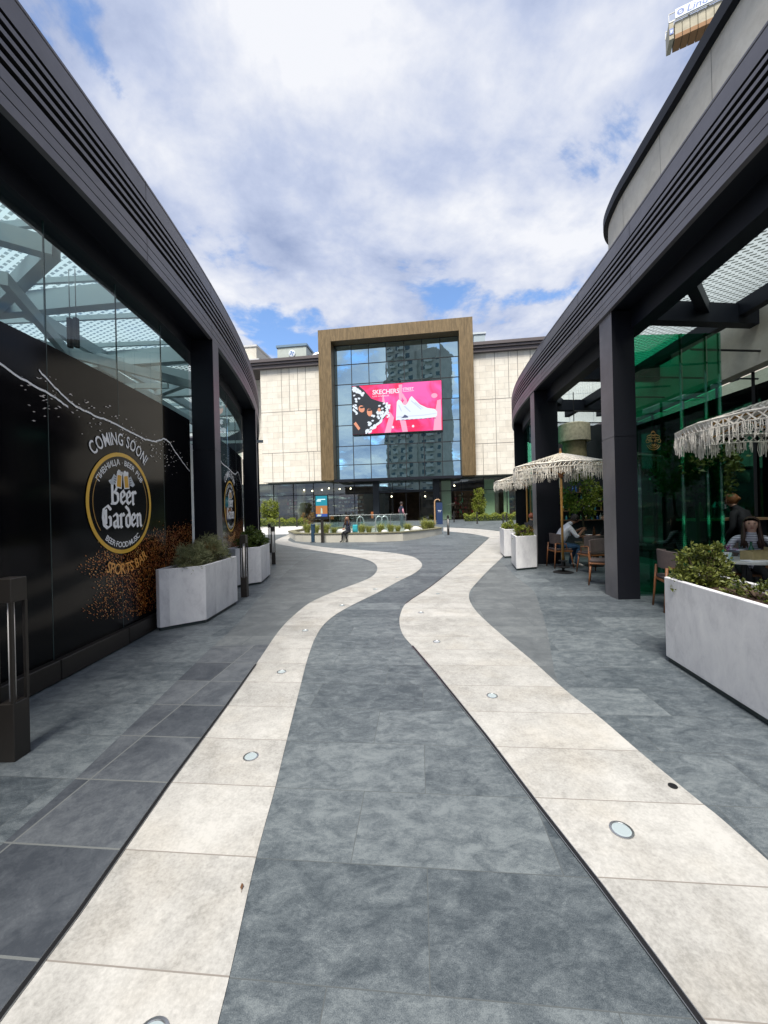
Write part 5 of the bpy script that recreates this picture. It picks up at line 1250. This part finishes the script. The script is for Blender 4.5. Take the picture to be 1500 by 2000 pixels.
item('vase', 'small vase of purple flowers on the pale table', 'vase', [GLASS, M_('purple_petals', (.25, .08, .22), .7)], (4.55, 5.05, .757), [MB().lathe([(.025, 0), (.03, .06), (.015, .1)], 12), (lambda m: (leaves(m, (0, 0, .16), (.05, .05, .05), 60, .025, random.Random(3)), m)[1])(MB())], ['glass_body', 'flowers'])
item('bowl', 'pale bowl on the wooden table before the man in white', 'bowl', [WHITEP], (5.15, 9.7, .756), [MB().lathe([(.05, 0), (.09, .05), (.085, .05), (.045, .01)], 18)], ['bowl_body'])
item('bottle', 'dark brown bottle on the wooden table before the man in white', 'bottle', [M_('brown_bottle', (.06, .025, .01), .1)], (5.4, 9.9, .756), [MB().lathe([(.033, 0), (.033, .12), (.013, .18), (.013, .24)], 12)], ['glass_body'])
# woven lampshade
t = thing('hanging_lampshade', 'large two tiered woven lampshade hanging over the terrace', 'lampshade', (5.5, 11, 0))
STRAW = M_('straw_weave', (.52, .46, .33), .9, noise=(10, .3), bump=1, bscale=50)
MB().lathe([(.30, 3.9), (.41, 3.86), (.42, 3.38), (.38, 3.38)], 32).build('upper_tier', STRAW, t); MB().lathe([(.31, 3.42), (.31, 2.93), (.29, 2.93)], 32).build('lower_tier', M_('straw_dark', (.30, .25, .13), .9, noise=(10, .3), bump=1, bscale=50), t)
mb = MB(); mb.tube([(0, 0, 3.9), (0, 0, 4.8)], .012); mb.build('cord', BLACK, t)
# bar counter and things on it
t = thing('bar_counter', 'dark bar counter behind the long haired woman', 'counter', (6.3, 7.0, 0)); MB().box(-.75, -.2, 1.20, .6, .3, 1.24).build('counter_top', M_('counter_wood', (.35, .22, .12), .4), t); MB().box(-.7, -.12, 0, .55, .25, 1.2).build('counter_body', BLACK, t)
item('glass_jar', 'clear jar with a white flower on the bar counter', 'jar', [glass('jar', (.8, .85, .9), 1, minr=.2), M_('petal_white', (.6, .6, .62), .7)], (6.05, 6.95, 1.242), [MB().lathe([(.09, 0), (.10, .2), (.06, .3)], 16), (lambda m: (leaves(m, (0, 0, .22), (.09, .09, .1), 90, .05, random.Random(8)), m)[1])(MB())], ['glass_body', 'flowers'])
item('bottle', 'pale bottle on the bar counter', 'bottle', [M_('straw_bottle', (.35, .28, .12), .2)], (5.68, 6.9, 1.242), [MB().lathe([(.04, 0), (.045, .15), (.015, .24), (.015, .3)], 14)], ['glass_body'])
item('bread_basket', 'basket with rolls on the bar counter', 'basket', [CWOOD, M_('bread', (.45, .22, .10), .8)], (6.4, 6.9, 1.242), [MB().lathe([(.10, 0), (.14, .06), (.13, .06)], 16), (lambda m: ([m.lathe([(.01, .04), (.04, .06), (.035, .09), (.01, .11)], 8, (dx, dy, 0)) for dx, dy in ((-.06, 0), (.05, .03), (0, -.05))], m)[1])(MB())], ['basket_body', 'roll'])
# potted trees on the terrace
def ptree(x, y, h, rad, lab, seed, mat, n=1800):
    rn = random.Random(seed); t = thing('potted_tree', lab, 'potted tree', (x, y, 0)); MB().lathe([(.17, 0), (.22, .42), (.24, .45), (.20, .45), (.19, .38)], 20).build('pot', M_('clay_pot', (.20, .15, .11), .8), t)
    mb = MB(); mb.tube([(0, 0, .3), (.03, .02, h * .5), (-.02, 0, h - .2)], [.035, .03, .018], 8)
    for k in range(9): mb.tube([(0, 0, h - .7 + .05 * k), (rn.uniform(-.6, .6) * rad[0], rn.uniform(-.6, .6) * rad[1], h + rn.uniform(-.5, .5) * rad[2])], [.012, .005], 5)
    mb.build('trunk', BARK, t); mb = MB(); leaves(mb, (0, 0, h), rad, n, .09, rn); mb.build('crown', mat, t)
ptree(5.50, 6.75, 2.15, (.75, .5, .62), 'dark leafy potted tree behind the near parasol', 3, LEAF, 2600)
ptree(6.0, 11.6, 1.9, (.6, .5, .8), 'olive potted tree behind the whole parasol', 4, LEAFY)
ptree(6.15, 4.6, 2.4, (.5, .5, .7), 'potted tree at the right edge behind the near parasol fringe', 6, LEAF, 1500)

# ================================================================== people
HAIRD = M_('dark_hair', (.018, .012, .010), .6); SKIN = M_('skin', (.46, .25, .17), .5); SKIND = M_('skin_tan', (.30, .15, .09), .5)
def hand(E, V, RAD, SEG, w, d, palm, side, curl=.35, s=1.0):
    """palm and five separate fingers grown from wrist index w; d along the hand, palm = palm normal"""
    d = d.normalized(); palm = palm.normalized(); ac = d.cross(palm).normalized() * side
    def add(p, r, par, seg='hand'):
        V.append(p); RAD.append(r); E.append((par, len(V) - 1)); SEG.append((par, len(V) - 1, seg)); return len(V) - 1
    pm = add(V[w] + d * .045 * s, .026 * s, w); 
    for i, (o, L_) in enumerate(((-.027, .066), (-.009, .076), (.009, .072), (.026, .056))):
        k = add(V[w] + d * .088 * s + ac * o * s, .0105 * s, pm)
        dd = (d + palm * curl * .5).normalized(); k2 = add(V[k] + dd * L_ * .5 * s, .0085 * s, k); dd = (d + palm * curl * 1.4).normalized(); add(V[k2] + dd * L_ * .5 * s, .007 * s, k2)
    k = add(V[w] + d * .035 * s - ac * .032 * s + palm * .008, .012 * s, pm); dd = (d * .7 - ac * .6 + palm * .3).normalized(); k2 = add(V[k] + dd * .032 * s, .0095 * s, k); add(V[k2] + (dd + palm * .4).normalized() * .028 * s, .0075 * s, k2)
def person(label, loc, rz, J, mats, size=None, hair='short', shoes='shoes', body_r=1.0, headturn=0.0, headtilt=0.0, face=True, hairmat=None, skin=None, z=0, handcurl=.5):
    """J: joints in metres, facing +Y. mats: torso, upper_arm, forearm, legs, feet"""
    skin = skin or SKIN; hairmat = hairmat or HAIRD
    V = []; RAD = []; E = []; SEG = []
    def add(p, r, par=None, seg='torso'):
        V.append(Vector(p)); RAD.append(r * (body_r if seg in ('torso', 'legs', 'upper') else 1)); i = len(V) - 1
        if par is not None: E.append((par, i)); SEG.append((par, i, seg))
        return i
    pel = add(J['pelvis'], .135); sp = add(J['spine'], .125, pel); ch = add(J['chest'], .135, sp); nb = add(J['neckbase'], .075, ch); nk = add(J['neck'], .05, nb, 'skin'); hd = Vector(J['head'])
    jaw = add(hd + Vector((0, .01, -.06)), .068, nk, 'skin'); cr = add(hd + Vector((0, -.005, .015)), .090, jaw, 'skin'); add(hd + Vector((0, -.012, .06)), .070, cr, 'skin')
    for s, k in ((-1, 'L'), (1, 'R')):
        sh = add(J['sh' + k], .062, ch, 'torso'); el = add(J['el' + k], .045, sh, 'upper'); m = (Vector(J['sh' + k]) + Vector(J['el' + k])) / 2; wr = add(J['wr' + k], .028, el, 'fore')
        d = Vector(J['wr' + k]) - Vector(J['el' + k]); pn = Vector(J.get('palm' + k, (0, 0, -1))); pn = (pn - d.normalized() * pn.dot(d.normalized())); hand(E, V, RAD, SEG, wr, d, pn, s, handcurl)
        hp = add(J['hip' + k], .10, pel, 'legs'); kn = add(J['kn' + k], .066, hp, 'legs'); cf = add(Vector(J['kn' + k]).lerp(Vector(J['an' + k]), .35), .058, kn, 'legs'); an = add(J['an' + k], .038, cf, 'legs')
        ft = Vector(J['an' + k]) + (Vector(J['toe' + k]) - Vector(J['an' + k])) * .55; f1 = add(ft, .036, an, 'feet'); add(J['toe' + k], .030, f1, 'feet')
    me = bpy.data.meshes.new('tmp'); me.from_pydata([tuple(v) for v in V], E, []); o = bpy.data.objects.new('tmp', me); COL.objects.link(o)
    md = o.modifiers.new('s', 'SKIN'); md.use_smooth_shade = True; sk = me.skin_vertices[0].data
    for i, r in enumerate(RAD): sk[i].radius = (r, r)
    sk[pel].use_root = True
    ss = o.modifiers.new('u', 'SUBSURF'); ss.levels = 1; ss.render_levels = 1
    bpy.context.view_layer.update(); bme = bpy.data.meshes.new_from_object(o.evaluated_get(deps())); bpy.data.objects.remove(o)
    for mt in (mats['torso'], mats['upper'], mats['fore'], mats['legs'], mats['feet'], skin): bme.materials.append(mt)
    idx = {'torso': 0, 'upper': 1, 'fore': 2, 'legs': 3, 'feet': 4, 'skin': 5, 'hand': 5}
    A = np.array([V[a] for a, b, s in SEG]); B = np.array([V[b] for a, b, s in SEG]); rs = np.array([(RAD[a] + RAD[b]) / 2 for a, b, s in SEG]); D = B - A; L2 = (D ** 2).sum(1) + 1e-9
    for p in bme.polygons:
        c = np.array(p.center); t_ = np.clip(((c - A) * D).sum(1) / L2, 0, 1); dist = np.linalg.norm(A + D * t_[:, None] - c, axis=1) - rs
        p.material_index = idx[SEG[int(dist.argmin())][2]]; p.use_smooth = True
    bme.name = 'person'; body = bpy.data.objects.new('person', bme); COL.objects.link(body); body.location = (loc[0], loc[1], z); body.rotation_euler = (0, 0, rz)
    tag(body, label, 'person')
    # head details
    H = Matrix.Translation(hd) @ Matrix.Rotation(headturn, 4, 'Z') @ Matrix.Rotation(headtilt, 4, 'X')
    def sph(name, c, r, mt, n=10, noise_=0, sc=(1, 1, 1), cut=None):
        bm = bmesh.new(); bmesh.ops.create_uvsphere(bm, u_segments=n * 2, v_segments=n, radius=1)
        for v in bm.verts:
            q = v.co.copy(); q = Vector((q.x * r * sc[0], q.y * r * sc[1], q.z * r * sc[2]));
            if noise_: q *= 1 + noise_ * mnoise.noise(q * 22)
            v.co = H @ (q + Vector(c))
        if cut: bmesh.ops.delete(bm, geom=[v for v in bm.verts if cut(H.inverted() @ v.co)], context='VERTS')
        m_ = bpy.data.meshes.new(name); bm.to_mesh(m_); bm.free(); m_.materials.append(mt); m_.polygons.foreach_set('use_smooth', [True] * len(m_.polygons)); q = bpy.data.objects.new(name, m_); COL.objects.link(q); q.parent = body; return q
    if face:
        for s in (-1, 1):
            sph('eye', (s * .032, .079, .012), .0095, M_('eye_dark', (.03, .02, .02), .2), 6, sc=(1.5, .7, .75)); sph('ear', (s * .083, -.008, .0), .02, skin, 6, sc=(.5, .8, 1.4)); sph('eyebrow', (s * .032, .082, .034), .008, hairmat, 6, sc=(2.2, .7, .5))
        sph('nose', (0, .094, -.012), .013, skin, 6, sc=(.85, 1.3, 1.8)); sph('mouth', (0, .082, -.052), .010, M_('lips', (.38, .10, .09), .4), 6, sc=(2.2, .6, .6))
    if hair == 'short': sph('hair', (0, -.012, .022), .104, hairmat, 12, .12, (.92, 1.02, 1.05), cut=lambda p: p.y > .045 and p.z < .065 or p.z < -.055)
    elif hair == 'long':
        sph('hair', (0, -.010, .020), .099, hairmat, 16, .05, (.97, 1.0, 1.03), cut=lambda p: p.y > .02 and p.z < .088 - 8 * (p.x - .01) ** 2)
        mb = MB(); rn = random.Random(4)
        for i in range(46):
            a = R(200 - 220 * i / 45 - 0) if False else R(180 + 200 * (i / 45) - 10); x, y = .095 * math.cos(a), .085 * math.sin(a) - .0
            p0 = H @ Vector((x * .86, y - .01, .05)); p1 = H @ Vector((x * .90, y * 1.0 - .005, -.05)); p2 = H @ Vector((x * 1.02 + rn.uniform(-.012, .012), y * 1.1 - .01 + (.05 if abs(x) > .06 else 0), -.19)); p3 = H @ Vector((x * 1.08 + rn.uniform(-.03, .03), y * .9 + (.10 if abs(x) > .06 else -.02), -.30 - rn.uniform(0, .05)))
            mb.tube([p0, p1, p2, p3], [.014, .022, .020, .008], 6)
        q = mb.build('hair', hairmat, body, smooth=True)
    elif hair == 'bun':
        sph('hair', (0, -.012, .022), .104, hairmat, 12, .08, (.93, 1.0, 1.02), cut=lambda p: p.y > .04 and p.z < .06); sph('hair_bun', (0, -.11, .03), .035, hairmat, 8, .2)
    return body
def seated(lean=.1, armL=None, armR=None, knee=.46, splay=.10, hipz=.52, headf=0):
    """sitting, facing +Y"""
    l = lean
    J = dict(pelvis=(0, 0, hipz + .02), spine=(0, l * .35, hipz + .2), chest=(0, l * .8, hipz + .40), neckbase=(0, l * 1.15, hipz + .53), neck=(0, l * 1.3, hipz + .60), head=(0, l * 1.5 + .02 + headf, hipz + .71),
             shL=(-.17, l, hipz + .47), shR=(.17, l, hipz + .47), hipL=(-.09, .03, hipz), hipR=(.09, .03, hipz), knL=(-splay, knee, hipz - .01), knR=(splay, knee, hipz - .01), anL=(-splay, knee - .03, .085), anR=(splay, knee + .05, .085), toeL=(-splay * 1.1, knee + .13, .035), toeR=(splay * 1.1, knee + .21, .035))
    J['elL'], J['wrL'] = armL or ((-.24, l + .12, hipz + .22), (-.12, l + .33, hipz + .22)); J['elR'], J['wrR'] = armR or ((.24, l + .12, hipz + .22), (.12, l + .33, hipz + .22))
    return J
TEE = M_('white_cotton', (.85, .86, .90), .85, noise=(6, .06)); JEAN = M_('blue_denim', (.025, .075, .15), .8, noise=(9, .3)); SHOEW = M_('white_sneaker', (.60, .56, .53), .6); NAVYC = M_('navy_cloth', (.012, .016, .035), .85); BLK = M_('black_cloth', (.010, .010, .013), .85, noise=(9, .3)); PINKS = M_('pink_shirt', (.55, .26, .32), .8); TEAL = M_('teal_trousers', (.015, .04, .05), .8); BROWNH = M_('brown_hair', (.045, .020, .012), .55, noise=(40, .4)); REDH = M_('red_hair', (.20, .05, .02), .6, noise=(30, .4)); ORANGEH = M_('orange_hair', (.20, .075, .02), .6, noise=(30, .4))
J = seated(.26, ((-.24, .42, .78), (-.07, .60, .93)), ((.24, .40, .76), (.07, .62, .92)), .50, .09, .53, .02); J['head'] = (0, .47, 1.20); J['neck'] = (0, .37, 1.12)
J['anL'] = (-.1, .36, .09); J['anR'] = (.1, .44, .09); J['toeL'] = (-.1, .52, .035); J['toeR'] = (.1, .60, .035)
pm = person('man in a white T-shirt and blue jeans hunched over the wooden table', (4.36, 9.72), -PI / 2, J, dict(torso=TEE, upper=TEE, fore=SKIND, legs=JEAN, feet=SHOEW), hair='short', skin=SKIND, body_r=1.12, headtilt=-.3)
J = seated(.05, ((-.20, .14, .80), (-.05, .34, .72)), ((.21, .12, .80), (.06, .33, .70)), .40, .07, .52)
J['knR'] = (.07, .40, .50); J['anL'] = (-.09, .22, .09); J['anR'] = (.10, .42, .09); J['toeL'] = (-.09, .36, .035); J['toeR'] = (.12, .56, .035)
girl = person('girl in dark clothes sitting on the wall of the round bed', (-1.86, 19.80), R(148), J, dict(torso=NAVYC, upper=NAVYC, fore=NAVYC, legs=BLK, feet=BLK), hair='long', hairmat=M_('brown_hair_light', (.10, .045, .02), .6), body_r=.84, headturn=.5)
bp_ = thing('backpack', 'turquoise backpack beside the sitting girl', 'backpack', (-1.52, 19.98, .475), -.3)
MB().box(-.13, -.08, 0, .13, .08, .40).build('bag_body', M_('turquoise_nylon', (.03, .36, .42), .6, noise=(7, .2)), bp_, bevel=.05, seg=3); MB().box(-.10, -.13, .03, .10, -.075, .20).build('front_pocket', M_('turquoise_nylon_dark', (.02, .26, .32), .6), bp_, bevel=.03, seg=2)
mb = MB(); mb.tube([(-.04, 0, .38), (0, 0, .44), (.04, 0, .38)], .01, 5); mb.build('handle', BLACK, bp_)
J = dict(pelvis=(0, 0, .95), spine=(0, .0, 1.1), chest=(0, .01, 1.32), neckbase=(0, 0, 1.46), neck=(0, .01, 1.53), head=(0, .03, 1.64), shL=(-.19, 0, 1.41), shR=(.19, 0, 1.41), elL=(-.27, -.02, 1.14), elR=(.27, -.02, 1.14), wrL=(-.2, .14, .95), wrR=(.2, .14, .95), hipL=(-.09, 0, .92), hipR=(.09, 0, .92), knL=(-.10, .02, .50), knR=(.10, .02, .50), anL=(-.11, 0, .09), anR=(.11, -.02, .09), toeL=(-.12, .15, .035), toeR=(.12, .13, .035), palmL=(1, 0, 0), palmR=(-1, 0, 0))
pz = person('man in a navy vest and pink shirt standing behind the glass balustrade', (1.2, 26.6), R(-65), J, dict(torso=NAVYC, upper=PINKS, fore=PINKS, legs=TEAL, feet=BLK), hair='short', body_r=1.05, z=.24); pz.scale = (1.1, 1.1, 1.1)
J = seated(.18, ((-.25, .30, .80), (-.02, .46, .80)), ((.27, .22, .82), (.10, .44, .80)), .44, .1, .52)
J['head'] = (.0, .22, 1.19)
STRIPE, st_, sb_ = newmat('striped_shirt'); tcs = N(st_, 'ShaderNodeTexCoord'); wv = N(st_, 'ShaderNodeTexWave'); wv.bands_direction = 'Z'; wv.inputs['Scale'].default_value = 9; st_.links.new(tcs.outputs['Object'], wv.inputs[0]); rps = N(st_, 'ShaderNodeValToRGB'); st_.links.new(wv.outputs[0], rps.inputs[0]); rps.color_ramp.elements[0].position = .12; rps.color_ramp.elements[0].color = (.12, .12, .18, 1); rps.color_ramp.elements[1].position = .2; rps.color_ramp.elements[1].color = (.62, .62, .68, 1); st_.links.new(rps.outputs[0], sb_.inputs[0])
person('long haired woman in a striped white shirt at the pale table', (5.50, 5.82), R(148), J, dict(torso=STRIPE, upper=STRIPE, fore=STRIPE, legs=BLK, feet=BLK), hair='long', hairmat=BROWNH, body_r=.88, headturn=-.12, skin=M_('skin_fair', (.62, .36, .27), .5))
person('red haired guest in dark clothes beyond the second right pillar', (4.62, 12.35), R(-60), seated(.12), dict(torso=BLK, upper=BLK, fore=BLK, legs=BLK, feet=BLK), hair='short', hairmat=REDH)
J2 = dict(J0 := dict(pelvis=(0, 0, .95), spine=(0, .06, 1.1), chest=(0, .14, 1.28), neckbase=(0, .20, 1.40), neck=(0, .23, 1.46), head=(0, .28, 1.56), shL=(-.19, .15, 1.35), shR=(.19, .15, 1.35), elL=(-.24, .14, 1.08), elR=(.24, .14, 1.08), wrL=(-.18, .30, .88), wrR=(.18, .30, .88), hipL=(-.09, 0, .92), hipR=(.09, 0, .92), knL=(-.10, .02, .50), knR=(.10, .02, .50), anL=(-.11, 0, .09), anR=(.11, -.02, .09), toeL=(-.12, .15, .035), toeR=(.12, .13, .035)))
person('orange haired person in black standing behind the long haired woman', (6.30, 6.60), R(20), J2, dict(torso=BLK, upper=BLK, fore=BLK, legs=BLK, feet=BLK), hair='bun', hairmat=ORANGEH)
person('dark dressed guest across the table from the man in white', (6.02, 9.9), PI / 2, seated(.2), dict(torso=BLK, upper=BLK, fore=SKIN, legs=BLK, feet=BLK), hair='short')

for x, y, a, lab in ((472, 1742, .3, 'brown fallen leaf on the left pale band near the camera'),):
    p = G(x, y); mb = MB(); mb.q((0, 0, .004), (.012, .018, .010), (0, .045, .006), (-.012, .018, .005)); mb.q((-.001, -.018, .004), (.001, -.018, .004), (.001, 0, .005), (-.001, 0, .005))
    o = mb.build('fallen_leaf', M_('dry_leaf', (.11, .05, .02), .7)); o.scale = (.55, .65, 1); o.location = (p[0], p[1], .005); o.rotation_euler = (0, 0, a); tag(o, lab, 'leaf')
# ================================================================== tower crane counterweight over the right roof
CR = thing('tower_crane', 'counter jib end of a tower crane with concrete weights and a blue lettered banner', 'crane', (0, 0, 0))
def dirp(x, y, D):
    u = x - 750; v = y - 1000; uu = u - ROLL * v; vv = v + ROLL * u; return Vector((uu / 750 * D, D, EYE - vv / 750 * D))
a_ = dirp(1303, 68, 60); 
ax = Vector((1.0, -.50, 0)).normalized(); ay = Vector((ax.y, -ax.x, 0)); 
CR.location = a_; CR.rotation_euler = (0, 0, math.atan2(ax.y, ax.x))
CONC = M_('ballast_concrete', (.42, .38, .28), .8, noise=(1, .2)); RUSTC = M_('ballast_underside', (.30, .16, .07), .8)
for i in range(12): MB().box(.75 + i * .95, -1.0, -2.2, 1.65 + i * .95, 1.0, .4).build('concrete_weight', CONC, CR, bevel=.05)
for i in range(12): MB().box(.76 + i * .95, -1.02, -2.25 , 1.64 + i * .95, 1.02, -1.55).build('weight_foot', RUSTC, CR, bevel=.04)
mb = MB(); mb.box(0, -1.2, -2.2, .6, 1.2, .5); mb.build('end_frame', CONC, CR, bevel=.05)
mb = MB(); mb.box(0, -1.25, .35, 14, -1.15, .55); mb.box(0, 1.15, .35, 70, 1.25, .55); mb.box(14, -1.25, .35, 70, -1.15, .55)
for i in range(30): mb.beam((i * 2.3, -1.2, .45), (i * 2.3 + 2.3, 1.2, .45), .12, .12); mb.beam((i * 2.3, 1.2, .45), (i * 2.3, 1.2, 1.7), .08, .08); mb.beam((i * 2.3, -1.2, .45), (i * 2.3, -1.2, 1.7), .08, .08)
mb.box(0, 1.15, 1.65, 70, 1.25, 1.75); mb.box(0, -1.25, 1.65, 70, -1.15, 1.75); mb.build('jib_frame', M_('crane_paint', (.5, .5, .47), .5), CR)
MB().box(.8, -1.34, .55, 9.5, -1.27, 1.9).build('banner', M_('banner_white', (.62, .68, .78), .5), CR)
BLU = M_('banner_blue', (.01, .07, .30), .5)
V, F, w0 = text_geo('Lind', 1, .02); mb = MB(); mb.mesh([(2.2 + x * 1.5 + y * .3, -1.345, .72 + y * 1.35) for x, y in V], F)
mb.build('lettering', BLU, CR)
V, F = ring(.24, .46, n=24); V2 = [(-.3, -.12), (.3, .0), (.3, .12), (-.3, .0)]
mb = MB(); mb.mesh([(1.45 + x, -1.345, 1.22 + y) for x, y in V], F); mb.q(*[(1.45 + x, -1.345, 1.22 + y) for x, y in V2]); mb.build('round_logo', BLU, CR)
MB().box(.05, -1.27, -1.5, .55, -1.215, -.6).build('end_plate', BLU, CR)
mb = MB(); mb.q((.15, -1.275, -1.3), (.35, -1.275, -1.3), (.5, -1.275, -.9), (.15, -1.275, -.8)); mb.build('end_mark', M_('plate_mark', (.4, .5, .8), .5), CR)
mb = MB(); X_ = 33
for sx in (-1, 1):
    for sy in (-1, 1): mb.beam((X_ + sx, sy, .5), (X_ + sx, sy, -a_.z), .2, .2)
for k in range(40):
    z0 = -a_.z + k * 2; s = 1 if k % 2 else -1
    if z0 < -1: mb.beam((X_ - s, -1, z0), (X_ + s, -1, z0 + 2), .12, .12); mb.beam((X_ - s, 1, z0), (X_ + s, 1, z0 + 2), .12, .12); mb.beam((X_ - 1, -s, z0), (X_ - 1, s, z0 + 2), .12, .12); mb.beam((X_ + 1, -s, z0), (X_ + 1, s, z0 + 2), .12, .12)
mb.build('mast', M_('crane_paint2', (.5, .5, .47), .5), CR)
